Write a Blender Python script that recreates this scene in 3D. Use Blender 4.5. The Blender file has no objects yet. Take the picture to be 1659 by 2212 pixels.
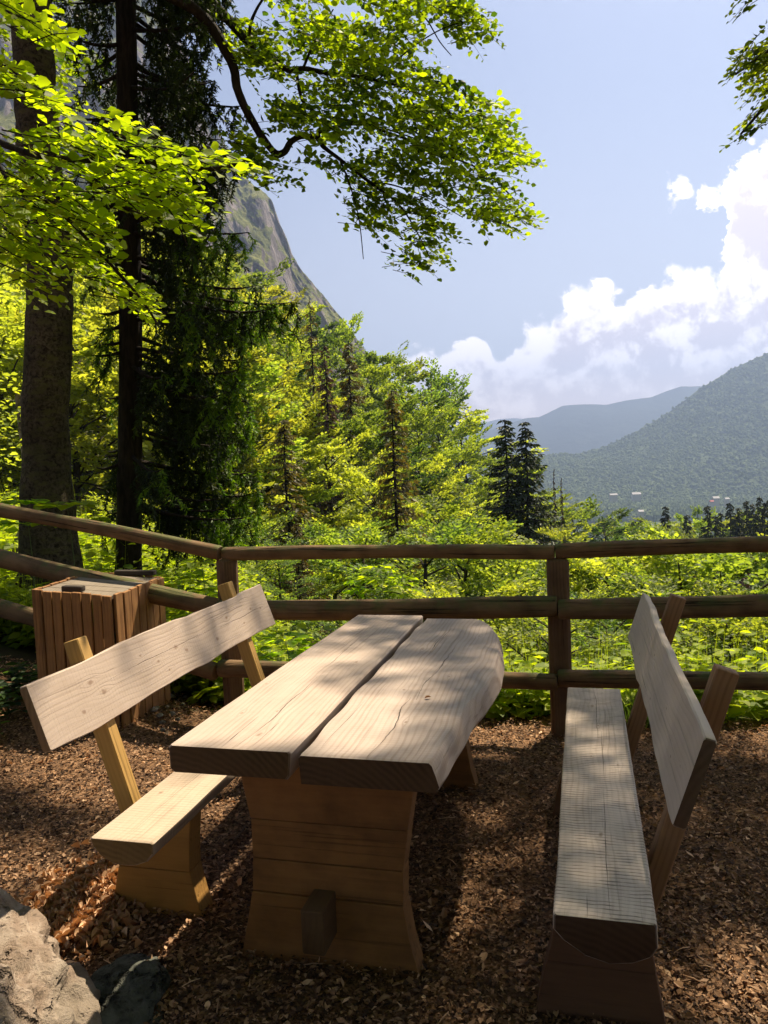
import bpy, bmesh, math, random
import numpy as np
from mathutils import Vector, Matrix

random.seed(7); RNG = np.random.default_rng(11)
S = bpy.context.scene
COL = S.collection

# ------------------------------------------------------------------ camera
F, PITCH, ROLL, EYE = 1660.0, .0662, -.0413, 1.563
cp, sp, cr, sr = math.cos(PITCH), math.sin(PITCH), math.cos(ROLL), math.sin(ROLL)
fwd = Vector((0, cp, -sp)); up0 = Vector((0, sp, cp)); r0 = Vector((1, 0, 0))
rt = r0 * cr + up0 * sr; up = r0 * -sr + up0 * cr
cam = bpy.data.cameras.new("camera"); co = bpy.data.objects.new("camera", cam); COL.objects.link(co)
M = Matrix.Identity(4)
for i in range(3):
    M[i][0] = rt[i]; M[i][1] = up[i]; M[i][2] = -fwd[i]
M[2][3] = EYE
co.matrix_world = M
cam.sensor_fit = 'HORIZONTAL'; cam.sensor_width = 36; cam.lens = 36 * F / 1659
cam.clip_start = .05; cam.clip_end = 60000
S.camera = co

# ------------------------------------------------------------------ light
SUN_AZ, SUN_EL = math.radians(35), math.radians(60)
SD = np.array([math.sin(SUN_AZ) * math.cos(SUN_EL), math.cos(SUN_AZ) * math.cos(SUN_EL), math.sin(SUN_EL)])
sl = bpy.data.lights.new("sun", 'SUN'); so = bpy.data.objects.new("sun", sl); COL.objects.link(so)
sl.energy = 5.0; sl.angle = math.radians(.7); sl.color = (1.0, .865, .63)
so.rotation_euler = Vector(-SD).to_track_quat('-Z', 'Y').to_euler()
so.location = (0, 0, 50)
S.view_settings.view_transform = 'Standard'; S.view_settings.look = 'None'
S.view_settings.exposure = 1.12; S.view_settings.gamma = 1
S.render.engine = 'CYCLES'
cy = S.cycles
cy.max_bounces = 6; cy.diffuse_bounces = 3; cy.glossy_bounces = 2; cy.transmission_bounces = 4
cy.transparent_max_bounces = 4; cy.volume_bounces = 0; cy.caustics_reflective = False; cy.caustics_refractive = False
cy.use_adaptive_sampling = True; cy.adaptive_threshold = .02
cy.sample_clamp_indirect = 6


# ------------------------------------------------------------------ pixel -> world measurements
def ray(u, v):
    x = (u - 829.5) / F; y = -(v - 1106) / F
    x, y = cr * x - sr * y, sr * x + cr * y
    return np.array([x, cp + y * sp, -sp + y * cp])


def atd(u, v, Y):
    d = ray(u, v); return d * Y / d[1] + np.array([0, 0, EYE])


def atz(u, v, z):
    d = ray(u, v); return d * (z - EYE) / d[2] + np.array([0, 0, EYE])


def smooth(t):
    t = np.clip(t, 0, 1); return t * t * (3 - 2 * t)


# ------------------------------------------------------------------ node helper
class NT:
    def __init__(s, tree):
        s.t = tree; s.n = tree.nodes; s.l = tree.links

    def set(s, inp, v):
        if hasattr(v, 'is_output') or isinstance(v, bpy.types.NodeSocket):
            s.l.new(v, inp)
        elif v is not None:
            if inp.type == 'RGBA' and len(v) == 3: v = (*v, 1)
            inp.default_value = v

    def node(s, typ, ins=None, out=0, **kw):
        n = s.n.new(typ)
        for k, v in kw.items(): setattr(n, k, v)
        for k, v in (ins or {}).items(): s.set(n.inputs[k], v)
        return n.outputs[out]

    def m(s, op, a, b=None, c=None, clamp=False):
        n = s.n.new('ShaderNodeMath'); n.operation = op; n.use_clamp = clamp
        for i, v in enumerate((a, b, c)):
            if v is not None: s.set(n.inputs[i], v)
        return n.outputs[0]

    def mix(s, f, a, b, blend='MIX'):
        n = s.n.new('ShaderNodeMix'); n.data_type = 'RGBA'; n.blend_type = blend
        s.set(n.inputs[0], f); s.set(n.inputs[6], a); s.set(n.inputs[7], b)
        return n.outputs[2]

    def noise(s, vec, scale, detail=4, rough=.55, dist=0, dims='3D'):
        return s.node('ShaderNodeTexNoise', {'Vector': vec, 'Scale': scale, 'Detail': detail, 'Roughness': rough, 'Distortion': dist}, noise_dimensions=dims)

    def map(s, v, a, b, c=0., d=1., kind='SMOOTHSTEP'):
        n = s.n.new('ShaderNodeMapRange'); n.interpolation_type = kind; n.clamp = True
        for i, q in enumerate((v, a, b, c, d)): s.set(n.inputs[i], q)
        return n.outputs[0]

    def scale(s, vec, sc):
        return s.node('ShaderNodeVectorMath', {0: vec, 1: sc}, operation='MULTIPLY')

    def add(s, vec, sc):
        return s.node('ShaderNodeVectorMath', {0: vec, 1: sc}, operation='ADD')

    def xyz(s, vec):
        n = s.n.new('ShaderNodeSeparateXYZ'); s.l.new(vec, n.inputs[0]); return n.outputs

    def comb(s, x, y, z):
        return s.node('ShaderNodeCombineXYZ', {0: x, 1: y, 2: z})

    def bump(s, h, strength=.5, dist=.01, normal=None):
        return s.node('ShaderNodeBump', {'Height': h, 'Strength': strength, 'Distance': dist, 'Normal': normal})


def material(name):
    m = bpy.data.materials.new(name); m.use_nodes = True
    m.node_tree.nodes.clear()
    t = NT(m.node_tree)
    t.out = m.node_tree.nodes.new('ShaderNodeOutputMaterial')
    return m, t


def pbsdf(t, color, rough=.8, normal=None, spec=.3):
    b = t.node('ShaderNodeBsdfPrincipled', {'Base Color': color, 'Roughness': rough, 'Normal': normal, 'Specular IOR Level': spec})
    t.l.new(b, t.out.inputs[0]); return b


# ------------------------------------------------------------------ world: clear sky with cumulus on the right
W = bpy.data.worlds.new("World"); S.world = W; W.use_nodes = True
wt = NT(W.node_tree); wt.n.clear()
SKY_STRENGTH = .05
sky = wt.node('ShaderNodeTexSky', sky_type='NISHITA', sun_disc=False, sun_elevation=SUN_EL, sun_rotation=SUN_AZ,
              altitude=600, air_density=1.0, dust_density=2.0, ozone_density=1.2)
sky = wt.mix(1.0, sky, (1.0, .895, .905), 'MULTIPLY')
gen = wt.node('ShaderNodeTexCoord', out=0)
gx, gy, gz = wt.xyz(gen)
ysafe = wt.m('MAXIMUM', gy, .12)
CX = wt.m('DIVIDE', gx, ysafe); CZ = wt.m('DIVIDE', gz, ysafe)


def XZ(u, v):
    d = ray(u, v); return d[0] / d[1], d[2] / d[1]


pl = wt.comb(CX, CZ, 0.0)
warp1 = wt.noise(pl, 9, 5, .6)
warp2 = wt.noise(pl, 38, 8, .68, .4)
vor = wt.node('ShaderNodeTexVoronoi', {'Vector': wt.add(pl, wt.comb(wt.m('MULTIPLY', warp2, .03), wt.m('MULTIPLY', warp1, .05), 0.0)), 'Scale': 22.0, 'Smoothness': .35}, feature='SMOOTH_F1')
vor2 = wt.node('ShaderNodeTexVoronoi', {'Vector': wt.add(pl, wt.comb(wt.m('MULTIPLY', warp2, .02), wt.m('MULTIPLY', warp2, .02), 0.0)), 'Scale': 62.0, 'Smoothness': .3}, feature='SMOOTH_F1')
bill = wt.m('ADD', wt.m('MULTIPLY', wt.m('SUBTRACT', .45, vor), .05), wt.m('MULTIPLY', wt.m('SUBTRACT', .45, vor2), .018))
bill = wt.m('ADD', bill, wt.m('MULTIPLY', wt.m('SUBTRACT', warp1, .5), .05))
bill = wt.m('ADD', bill, wt.m('MULTIPLY', wt.m('SUBTRACT', warp2, .5), .06))
curve = wt.n.new('ShaderNodeFloatCurve')
top_pts = [(700, 905), (840, 850), (858, 775), (885, 742), (925, 732), (955, 715), (1040, 716), (1085, 760), (1120, 735), (1185, 690), (1212, 655), (1245, 612),
           (1290, 598), (1345, 622), (1385, 595), (1440, 572), (1470, 562), (1530, 566), (1560, 545), (1572, 470), (1585, 350), (1600, 300), (1659, 272), (1800, 215), (2100, 150)]
X0, X1, Z0, Z1 = -.1, .85, .02, .65
cm = curve.mapping; c = cm.curves[0]
pp = []
for u, v in top_pts:
    x, z = XZ(u, v); pp.append(((x - X0) / (X1 - X0), (z - Z0) / (Z1 - Z0)))
pp = [p for p in pp if 0 < p[0] < 1]
c.points[0].location = (0, 0); c.points[-1].location = (1, .8)
for p in pp:
    q = c.points.new(*p); q.handle_type = 'AUTO_CLAMPED'
cm.update()
wt.set(curve.inputs['Value'], wt.m('DIVIDE', wt.m('SUBTRACT', wt.m('ADD', CX, wt.m('MULTIPLY', wt.m('SUBTRACT', warp2, .5), .03)), X0), X1 - X0))
ztop = wt.m('ADD', wt.m('MULTIPLY', curve.outputs[0], Z1 - Z0), Z0)
depth = wt.m('ADD', wt.m('SUBTRACT', ztop, CZ), bill)
for (u, v, ru, rv) in ((1478, 392, 42, 26), (1530, 410, 40, 36), (1580, 400, 50, 60)):
    x, z = XZ(u, v)
    e = wt.m('SQRT', wt.m('ADD', wt.m('POWER', wt.m('DIVIDE', wt.m('SUBTRACT', CX, x), ru / F), 2), wt.m('POWER', wt.m('DIVIDE', wt.m('SUBTRACT', CZ, z), rv / F), 2)))
    e = wt.m('MULTIPLY', wt.m('SUBTRACT', 1.0, e), rv / F)
    depth = wt.m('MAXIMUM', depth, wt.m('ADD', e, wt.m('MULTIPLY', bill, 1.5)))
calpha = wt.map(depth, -.002, wt.map(warp1, .35, .65, .006, .022))
# light on the billows: brighter towards their upper faces and towards the edge of the cloud
off = wt.add(pl, (.012, .03, 0))
w1b = wt.noise(off, 9, 5, .6); w2b = wt.noise(off, 38, 5, .62)
lit = wt.m('ADD', wt.m('MULTIPLY', wt.m('SUBTRACT', warp1, w1b), 2.6), wt.m('MULTIPLY', wt.m('SUBTRACT', warp2, w2b), 2.4))
big = wt.noise(pl, 5.5, 3, .5)
rim = wt.map(depth, .0, .075, 1.0, 0.0)
cs = wt.m('ADD', wt.m('ADD', wt.m('MULTIPLY', rim, .75), wt.m('MULTIPLY', lit, 1.0)), wt.m('SUBTRACT', wt.m('MULTIPLY', big, 1.9), .62))
cs = wt.m('ADD', cs, wt.m('MULTIPLY', wt.m('SUBTRACT', .42, vor), .55))
cs = wt.map(cs, .0, .85)
ccol = wt.mix(cs, (10.2, 8.2, 8.4), (21, 18.6, 18.2))
low = wt.map(CZ, .04, .13, 1.0, 0.0)
ccol = wt.mix(wt.m('MULTIPLY', low, .55), ccol, (24, 18.6, 16.6))
front = wt.map(gy, .13, .2)
calpha = wt.m('MULTIPLY', calpha, front)
sky = wt.mix(wt.map(CZ, .0, .55, .6, 0.0), sky, (8.4, 8.0, 8.3))
skyc = wt.mix(calpha, sky, ccol)
bg = wt.node('ShaderNodeBackground', {'Color': skyc, 'Strength': SKY_STRENGTH})
wo = wt.n.new('ShaderNodeOutputWorld'); wt.l.new(bg, wo.inputs[0])
W.cycles.sampling_method = 'MANUAL'; W.cycles.sample_map_resolution = 512


# ------------------------------------------------------------------ object helpers
def mesh_obj(name, verts, faces, mats, parent=None, attr=None, smooth_=True, mat_idx=None):
    """verts (N,3); faces: array (M,k) or list of lists"""
    me = bpy.data.meshes.new(name)
    verts = np.asarray(verts, dtype=np.float32)
    if isinstance(faces, np.ndarray):
        M_, k = faces.shape
        me.vertices.add(len(verts)); me.vertices.foreach_set('co', verts.ravel())
        me.loops.add(M_ * k); me.loops.foreach_set('vertex_index', faces.astype(np.int32).ravel())
        me.polygons.add(M_)
        me.polygons.foreach_set('loop_start', np.arange(0, M_ * k, k, dtype=np.int32))
        me.update(calc_edges=True)
    else:
        me.from_pydata(verts.tolist(), [], faces)
    if mat_idx is not None: me.polygons.foreach_set('material_index', np.asarray(mat_idx, dtype=np.int32))
    me.polygons.foreach_set('use_smooth', np.full(len(me.polygons), smooth_, dtype=bool))
    for nm, a in (attr or {}).items():
        at = me.attributes.new(nm, 'FLOAT', 'POINT'); at.data.foreach_set('value', np.asarray(a, dtype=np.float32))
    for m in (mats if isinstance(mats, (list, tuple)) else [mats]): me.materials.append(m)
    me.validate()
    o = bpy.data.objects.new(name, me); COL.objects.link(o)
    if parent is not None: o.parent = parent
    return o


def tag(o, label=None, cat=None, group=None, kind=None):
    if label: o['label'] = label
    if cat: o['category'] = cat
    if group: o['group'] = group
    if kind: o['kind'] = kind
    return o


def empty(name, loc=(0, 0, 0), rz=0):
    o = bpy.data.objects.new(name, None); COL.objects.link(o)
    o.location = loc; o.rotation_euler = (0, 0, rz); o.empty_display_size = .1
    return o


def copy_tree(o, parent=None):
    c_ = o.copy(); COL.objects.link(c_)
    if parent is not None: c_.parent = parent
    for ch in [x for x in o.children]: copy_tree(ch, c_)
    return c_


class Buf:
    """gathers triangles/quads (as quads) with a per-vertex tint"""
    def __init__(s): s.v = []; s.f = []; s.n = 0; s.a = []

    def add(s, v, f, a=None):
        v = np.asarray(v, float).reshape(-1, 3); f = np.asarray(f, int)
        s.v.append(v); s.f.append(f + s.n); s.n += len(v)
        s.a.append(np.full(len(v), .5) if a is None else np.asarray(a, float))

    def build(s, name, mat, parent=None, smooth_=True):
        return mesh_obj(name, np.concatenate(s.v), np.concatenate(s.f), mat, parent, {'tint': np.concatenate(s.a)}, smooth_)


def unit(a):
    a = np.asarray(a, float); return a / np.maximum(np.linalg.norm(a, axis=-1, keepdims=True), 1e-9)


def tube(buf, pts, rad, n=8, tint=.5, wob=0):
    pts = np.asarray(pts, float); k = len(pts)
    rad = np.broadcast_to(np.asarray(rad, float), (k,))
    tan = unit(np.gradient(pts, axis=0))
    ref = np.array([0, 0, 1.]) if abs(tan[0][2]) < .9 else np.array([1., 0, 0])
    A = unit(np.cross(tan, ref)); B = np.cross(tan, A)
    an = np.linspace(0, 2 * np.pi, n, endpoint=False)
    r = rad[:, None] * (1 + (RNG.normal(0, wob, (k, n)) if wob else 0))
    V = pts[:, None] + r[..., None] * (np.cos(an)[None, :, None] * A[:, None] + np.sin(an)[None, :, None] * B[:, None])
    i, j = np.meshgrid(np.arange(k - 1), np.arange(n), indexing='ij')
    f = np.stack([i * n + j, i * n + (j + 1) % n, (i + 1) * n + (j + 1) % n, (i + 1) * n + j], -1).reshape(-1, 4)
    caps = []
    V = V.reshape(-1, 3)
    c0 = len(V); V = np.concatenate([V, pts[:1], pts[-1:]])
    for q in range(0, n):
        caps.append([c0, (q + 1) % n, q, q]); e = (k - 1) * n; caps.append([c0 + 1, e + q, e + (q + 1) % n, e + (q + 1) % n])
    # caps as degenerate quads are dropped by validate; use real triangles packed as quads with midpoints
    buf.add(V, f, np.full(len(V), tint))
    tri = [[c0, (q + 2) % n, (q + 1) % n, q] for q in range(0, n, 2)] + [[c0 + 1, (k - 1) * n + q, (k - 1) * n + (q + 1) % n, (k - 1) * n + (q + 2) % n] for q in range(0, n, 2)]
    if n % 2 == 0:
        s0 = buf.n - len(V); buf.f.append(np.array(tri) + s0)


def leaves(buf, P, D, N, L, wr=.62, fold=.18, tint=None):
    """folded pointed-oval leaves: P root, D tip direction, N normal"""
    n = len(P); D = unit(D); Bv = unit(np.cross(D, N)); N = np.cross(Bv, D)
    L = np.broadcast_to(np.asarray(L, float), (n,))[:, None]; w = L * wr * .5
    up_ = N * L * fold * .5
    v0 = P; v1 = P + D * L * .36 + Bv * w + up_; v2 = P + D * L * .72 + Bv * w * .78 + up_ * .7; v3 = P + D * L - N * L * .06
    v4 = P + D * L * .72 - Bv * w * .78 + up_ * .7; v5 = P + D * L * .36 - Bv * w + up_
    V = np.stack([v0, v1, v2, v3, v4, v5], 1).reshape(-1, 3)
    b = np.arange(n)[:, None] * 6
    f = np.concatenate([b + np.array([0, 1, 2, 3]), b + np.array([0, 3, 4, 5])])
    t = RNG.random(n) if tint is None else np.broadcast_to(tint, (n,))
    buf.add(V, f, np.repeat(t, 6))


def blades(buf, P, D, N, L, w, tint=None):
    """narrow diamond blades (needle tufts)"""
    n = len(P); D = unit(D); Bv = unit(np.cross(D, N))
    L = np.broadcast_to(np.asarray(L, float), (n,))[:, None]; w = np.broadcast_to(np.asarray(w, float), (n,))[:, None]
    V = np.stack([P, P + D * L * .4 + Bv * w * .5, P + D * L, P + D * L * .4 - Bv * w * .5], 1).reshape(-1, 3)
    f = np.arange(n * 4).reshape(-1, 4)
    t = RNG.random(n) if tint is None else np.broadcast_to(tint, (n,))
    buf.add(V, f, np.repeat(t, 4))


def sprays(buf, P0, D, N, L, nl, size, wr=.62, spread=.25, droop=.15, jit=.35, tint=None, twig=None, ang=.9):
    """S flat sprays, each with nl leaves set alternately along its axis"""
    P0 = np.asarray(P0, float); n = len(P0); D = unit(D); Bv = unit(np.cross(D, N)); N = np.cross(Bv, D)
    L = np.broadcast_to(np.asarray(L, float), (n,))
    base_t = RNG.random(n) if tint is None else np.broadcast_to(tint, (n,))
    for k in range(nl):
        t = (k + .6) / nl; s = 1 if k % 2 else -1
        lat = RNG.random(n) ** .7 * spread * (1.15 - t)
        pos = P0 + D * (L * t)[:, None] + Bv * (s * lat * L)[:, None]
        pos[:, 2] -= L * droop * t * t
        a = ang + RNG.normal(0, .25, n)
        d = D * np.cos(a)[:, None] + Bv * (s * np.sin(a))[:, None] + RNG.normal(0, .18, (n, 3))
        nn = N + RNG.normal(0, jit, (n, 3))
        leaves(buf, pos, d, nn, size * (.55 + .8 * RNG.random(n)) * (1.05 - .3 * t), wr, tint=np.clip(base_t + RNG.normal(0, .18, n), 0, 1))
    if twig is not None:
        for i in range(n):
            e = P0[i] + D[i] * L[i]; e[2] -= L[i] * droop
            mid = P0[i] + D[i] * L[i] * .5; mid[2] -= L[i] * droop * .25
            tube(twig, [P0[i], mid, e], [.0035, .0025, .0012], 4)


def rnd_dirs(n):
    return unit(RNG.normal(0, 1, (n, 3)))


def in_poly(poly, n):
    poly = np.array(poly, float); lo, hi = poly.min(0), poly.max(0); out = []
    while len(out) < n:
        p = lo + RNG.random((n * 3, 2)) * (hi - lo); c_ = np.zeros(len(p), bool); j = len(poly) - 1
        for i in range(len(poly)):
            a, b = poly[i], poly[j]
            if a[1] != b[1]:
                m_ = ((a[1] > p[:, 1]) != (b[1] > p[:, 1])) & (p[:, 0] < (b[0] - a[0]) * (p[:, 1] - a[1]) / (b[1] - a[1]) + a[0])
                c_ ^= m_
            j = i
        out.extend(p[c_].tolist())
    return np.array(out[:n])


# cheap smooth value noise for shaping meshes
_P = np.random.default_rng(3).random((64, 64, 64))


def vnoise(p, sc=1.0, seed=0):
    p = np.asarray(p, float) * sc + seed * 7.31 + 100
    i = np.floor(p).astype(int); f = p - i; f = f * f * (3 - 2 * f); i %= 64; j = (i + 1) % 64
    r = 0
    for a in (0, 1):
        for b in (0, 1):
            for c_ in (0, 1):
                w = (f[..., 0] if a else 1 - f[..., 0]) * (f[..., 1] if b else 1 - f[..., 1]) * (f[..., 2] if c_ else 1 - f[..., 2])
                r = r + w * _P[(j if a else i)[..., 0], (j if b else i)[..., 1], (j if c_ else i)[..., 2]]
    return r


def fbm(p, sc, oct_=4, seed=0):
    r = 0; a = 1; s_ = 0
    for o in range(oct_):
        r = r + a * (vnoise(p, sc * 2 ** o, seed + o) - .5); s_ += a; a *= .5
    return r / s_


# ------------------------------------------------------------------ terrain
def g(x, y):
    x = np.asarray(x, float); y = np.asarray(y, float)
    rise = .2 * np.clip(-1.2 - x, 0, 6) * smooth((y - 3.2) / 2)
    yE = np.where(x > -.9, 4.5 - .17 * x, 4.65 + .33 * (-.9 - x))
    t = np.clip(y - yE, 0, None)
    slope = .12 + .48 * smooth((x + 3.2) / 3.4)
    near = rise - slope * (t - .6 * (1 - np.exp(-t / .6))); near = np.maximum(near, -11 - .3 * np.clip(x, 0, None))
    xr = np.clip(x, 0, None); xl = np.clip(x, None, 0)
    z30 = -10 - .45 * xr - .3 * xl; z130 = -1 - .8 * xr - .62 * xl
    z130 = np.clip(z130, -42, 62); z30 = np.clip(z30, -30, 20)
    far = z30 + (z130 - z30) * np.clip((y - 30) / 100, 0, 1)
    z = near + (far - near) * smooth((y - 13) / 22)
    z = z + (-175 - z) * smooth((y - 240) / 700)
    side = smooth((np.abs(x) - 250) / 900) * (y > -1e9)
    z = z + (-175 - z) * side * (y > 60)
    z = np.where(y < 3, rise * 0 + z, z)
    return z


# ------------------------------------------------------------------ materials
def wood(name, light, dark, axis='Y', knots=(), cracks=(), saw=0.0, grain=1.0, ring=.5, green=0.0, rough=.75, bump=.35, stain=.25, end=None, check=0.):
    m, t = material(name)
    p = t.node('ShaderNodeTexCoord', out=3)
    x, y, z = t.xyz(p)
    if axis == 'X': x, y = y, x
    elif axis == 'Z': x, y, z = x, z, y
    elif axis == 'YZ': x, z = z, x
    # knots bend the grain and darken
    shift = None; kmask = None
    for (kx, ky, r) in knots:
        dx = t.m('SUBTRACT', x, kx); dy = t.m('MULTIPLY', t.m('SUBTRACT', y, ky), .6)
        d = t.m('SQRT', t.m('ADD', t.m('MULTIPLY', dx, dx), t.m('MULTIPLY', dy, dy)))
        bend = t.m('MULTIPLY', t.map(d, 0., r * 4, 1, 0), t.m('MULTIPLY', t.m('SIGN', dx), r * 1.2))
        shift = bend if shift is None else t.m('ADD', shift, bend)
        dk = t.m('ADD', d, t.m('MULTIPLY', t.m('SUBTRACT', t.noise(p, 60, 3), .5), r * 1.6))
        k = t.map(dk, r * .15, r * .95, 1, 0)
        kmask = k if kmask is None else t.m('MAXIMUM', kmask, k)
    wob = t.m('MULTIPLY', t.m('SUBTRACT', t.noise(t.comb(t.m('MULTIPLY', x, 2.), t.m('MULTIPLY', y, 1.3), z), 1.0, 2), .5), .12)
    xs = t.m('ADD', x, wob)
    if shift is not None: xs = t.m('SUBTRACT', xs, shift)
    gv = t.comb(t.m('MULTIPLY', xs, 60 * grain), t.m('MULTIPLY', y, 1.1), t.m('MULTIPLY', z, 60 * grain))
    g1 = t.noise(gv, 1.0, 5, .7)
    rv = t.comb(t.m('MULTIPLY', xs, 16 * grain), t.m('MULTIPLY', y, .45), t.m('MULTIPLY', z, 16 * grain))
    wv = t.node('ShaderNodeTexWave', {'Vector': rv, 'Scale': 1.0, 'Distortion': 7.0, 'Detail': 4.0, 'Detail Scale': .5}, out=1, wave_type='BANDS', bands_direction='X')
    wv = t.m('MULTIPLY', t.map(wv, .45, 1.0), t.map(t.noise(t.comb(t.m('MULTIPLY', xs, 14), t.m('MULTIPLY', y, 1.2), z), 1.0, 3), .3, .7, .15, 1.0))
    blot = t.noise(p, 5.0, 4, .6); fine = t.noise(p, 260, 2, .6)
    f = t.m('ADD', t.m('MULTIPLY', t.m('SUBTRACT', g1, .5), 1.15), t.m('MULTIPLY', wv, ring))
    f = t.m('ADD', f, t.m('MULTIPLY', t.m('SUBTRACT', blot, .5), stain * 3))
    f = t.m('ADD', f, t.m('MULTIPLY', t.m('SUBTRACT', fine, .5), .25))
    col = t.mix(t.map(f, -.35, 1.0, kind='LINEAR'), light, dark)
    h = t.m('SUBTRACT', t.m('MULTIPLY', g1, -.5), t.m('MULTIPLY', wv, .35))
    if saw:
        yy = t.m('ADD', y, t.m('MULTIPLY', t.noise(t.comb(t.m('MULTIPLY', x, 3), t.m('MULTIPLY', y, 3), 0.), 2., 2), .03))
        sw = t.m('SINE', t.m('MULTIPLY', yy, 2 * math.pi / .0165))
        sw = t.map(t.m('ADD', sw, t.m('MULTIPLY', t.m('SUBTRACT', t.noise(t.comb(t.m('MULTIPLY', x, 25), t.m('MULTIPLY', y, 40), 3.), 1.0, 3), .5), 1.6)), .45, 1.0)
        msk = t.map(t.noise(t.comb(t.m('MULTIPLY', x, 9), t.m('MULTIPLY', y, 14), z), 1.0, 3), .34, .6, .25, 1.0)
        sw = t.m('MULTIPLY', t.m('MULTIPLY', sw, msk), saw)
        col = t.mix(t.m('MULTIPLY', sw, .8), col, tuple(c_ * .3 for c_ in dark)); h = t.m('SUBTRACT', h, t.m('MULTIPLY', sw, .8))
    if kmask is not None:
        col = t.mix(t.m('MULTIPLY', kmask, .62), col, (dark[0] * .5, dark[1] * .38, dark[2] * .3))
    if check:
        ck = t.noise(t.comb(t.m('MULTIPLY', x, 55), t.m('MULTIPLY', y, 1.1), t.m('MULTIPLY', z, 55)), 1.0, 4, .6)
        ck = t.m('MULTIPLY', t.map(ck, .60, .66), check)
        col = t.mix(t.m('MULTIPLY', ck, .8), col, tuple(c_ * .15 for c_ in dark)); h = t.m('SUBTRACT', h, t.m('MULTIPLY', ck, 1.3))
    for (cx0, y0, y1, amp, w) in cracks:
        cxx = t.m('ADD', t.m('MULTIPLY', t.m('SUBTRACT', t.noise(t.comb(cx0 * 9.3, t.m('MULTIPLY', y, 1.9), cx0 * 5.), 1.0, 5, .5), .5), amp), cx0)
        dd = t.m('ABSOLUTE', t.m('SUBTRACT', x, cxx))
        tp = t.m('MULTIPLY', t.map(y, y0, y0 + (y1 - y0) * .35), t.map(y, y1 - (y1 - y0) * .35, y1, 1, 0))
        wd = t.m('MULTIPLY', tp, t.m('MULTIPLY', t.map(t.noise(t.comb(cx0 * 7., t.m('MULTIPLY', y, 9.), 0.), 1.0, 3), .3, .7, .25, 1.0), w * .8))
        cmask = t.m('MULTIPLY', t.map(t.m('SUBTRACT', dd, wd), -w * .4, w * .6, 1, 0), t.m('GREATER_THAN', tp, .01))
        col = t.mix(t.m('MULTIPLY', cmask, .88), col, (.02, .013, .01)); h = t.m('SUBTRACT', h, t.m('MULTIPLY', cmask, 1.5))
    if green:
        nz = t.xyz(t.node('ShaderNodeNewGeometry', out=1))[2]
        gm = t.m('MULTIPLY', t.map(nz, -.1, .8), t.map(t.noise(p, 9, 4, .65), .42, .62))
        col = t.mix(t.m('MULTIPLY', gm, green), col, (.10, .115, .04))
    if end:  # darker weathered end grain: faces that look along the plank
        nn = t.node('ShaderNodeVectorTransform', {0: t.node('ShaderNodeNewGeometry', out=3)}, vector_type='NORMAL', convert_from='WORLD', convert_to='OBJECT')
        ne = t.m('ABSOLUTE', t.xyz(nn)[1])
        rings = t.node('ShaderNodeTexWave', {'Vector': t.add(p, (.0, 0, .35)), 'Scale': 17.0, 'Distortion': 4.0, 'Detail': 3.0}, out=1, wave_type='RINGS', rings_direction='Y')
        ecol = t.mix(t.m('MULTIPLY', rings, t.map(blot, .3, .7)), end, tuple(c_ * .6 for c_ in end))
        col = t.mix(t.map(ne, .7, .9), col, ecol)
    nrm = t.bump(h, bump, .004)
    pbsdf(t, col, rough, nrm, .25)
    return m


PALE, PDARK = (.58, .50, .45), (.36, .28, .235)
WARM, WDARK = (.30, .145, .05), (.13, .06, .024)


def leafmat(name, c_hi, c_lo, trans=.5, tcol=None, rough=.55, spec=.3):
    m, t = material(name)
    a = t.node('ShaderNodeAttribute', attribute_name='tint', out=2)
    oi = t.node('ShaderNodeObjectInfo', out=5)
    col = t.mix(a, c_lo, c_hi)
    col = t.node('ShaderNodeHueSaturation', {'Color': col, 'Hue': t.map(oi, 0, 1, .488, .512, 'LINEAR'), 'Saturation': 1.0, 'Value': t.map(oi, 0, 1, .8, 1.2, 'LINEAR'), 'Fac': 1.0})
    tc = t.mix(1.0, col, tcol or (1.7, 1.55, .6), 'MULTIPLY')
    b = t.node('ShaderNodeBsdfPrincipled', {'Base Color': col, 'Roughness': rough, 'Specular IOR Level': spec})
    tr = t.node('ShaderNodeBsdfTranslucent', {'Color': tc})
    mx = t.node('ShaderNodeMixShader', {0: trans, 1: b, 2: tr})
    t.l.new(mx, t.out.inputs[0]); return m


LEAF_BRIGHT = leafmat('leaf_bright', (.30, .42, .025), (.12, .20, .012), .66, (2.6, 2.45, .4))
LEAF_BEECH = leafmat('leaf_beech', (.25, .31, .02), (.03, .06, .01), .52, (2.6, 2.6, .4))
LEAF_WOOD = [leafmat('leaf_wood_%s' % n, a, b, .55, (2.3, 2.15, .6)) for n, a, b in (
    ('yellow', (.36, .40, .075), (.15, .19, .035)), ('lime', (.28, .35, .07), (.09, .14, .03)),
    ('mid', (.17, .24, .06), (.045, .085, .024)), ('deep', (.075, .13, .04), (.022, .05, .018)))]
LEAF_PLANT = leafmat('leaf_plant', (.36, .40, .025), (.12, .18, .014), .6, (1.9, 1.9, .45))
NEEDLE = leafmat('needle_dark', (.045, .072, .014), (.012, .022, .008), .3, (1.8, 2.0, .5), .6)
NEEDLE_TIP = leafmat('needle_tip', (.13, .20, .015), (.05, .10, .012), .45, (1.8, 1.9, .4))
NEEDLE_FAR = leafmat('needle_far', (.05, .065, .02), (.02, .03, .012), .15, (1.6, 1.6, .6))
NEEDLE_OLIVE = leafmat('needle_olive', (.17, .14, .035), (.07, .065, .02), .3, (1.8, 1.5, .6))
NEEDLE_BROWN = leafmat('needle_brown', (.15, .085, .05), (.06, .035, .022), .15, (1.4, 1.1, .8))


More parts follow.
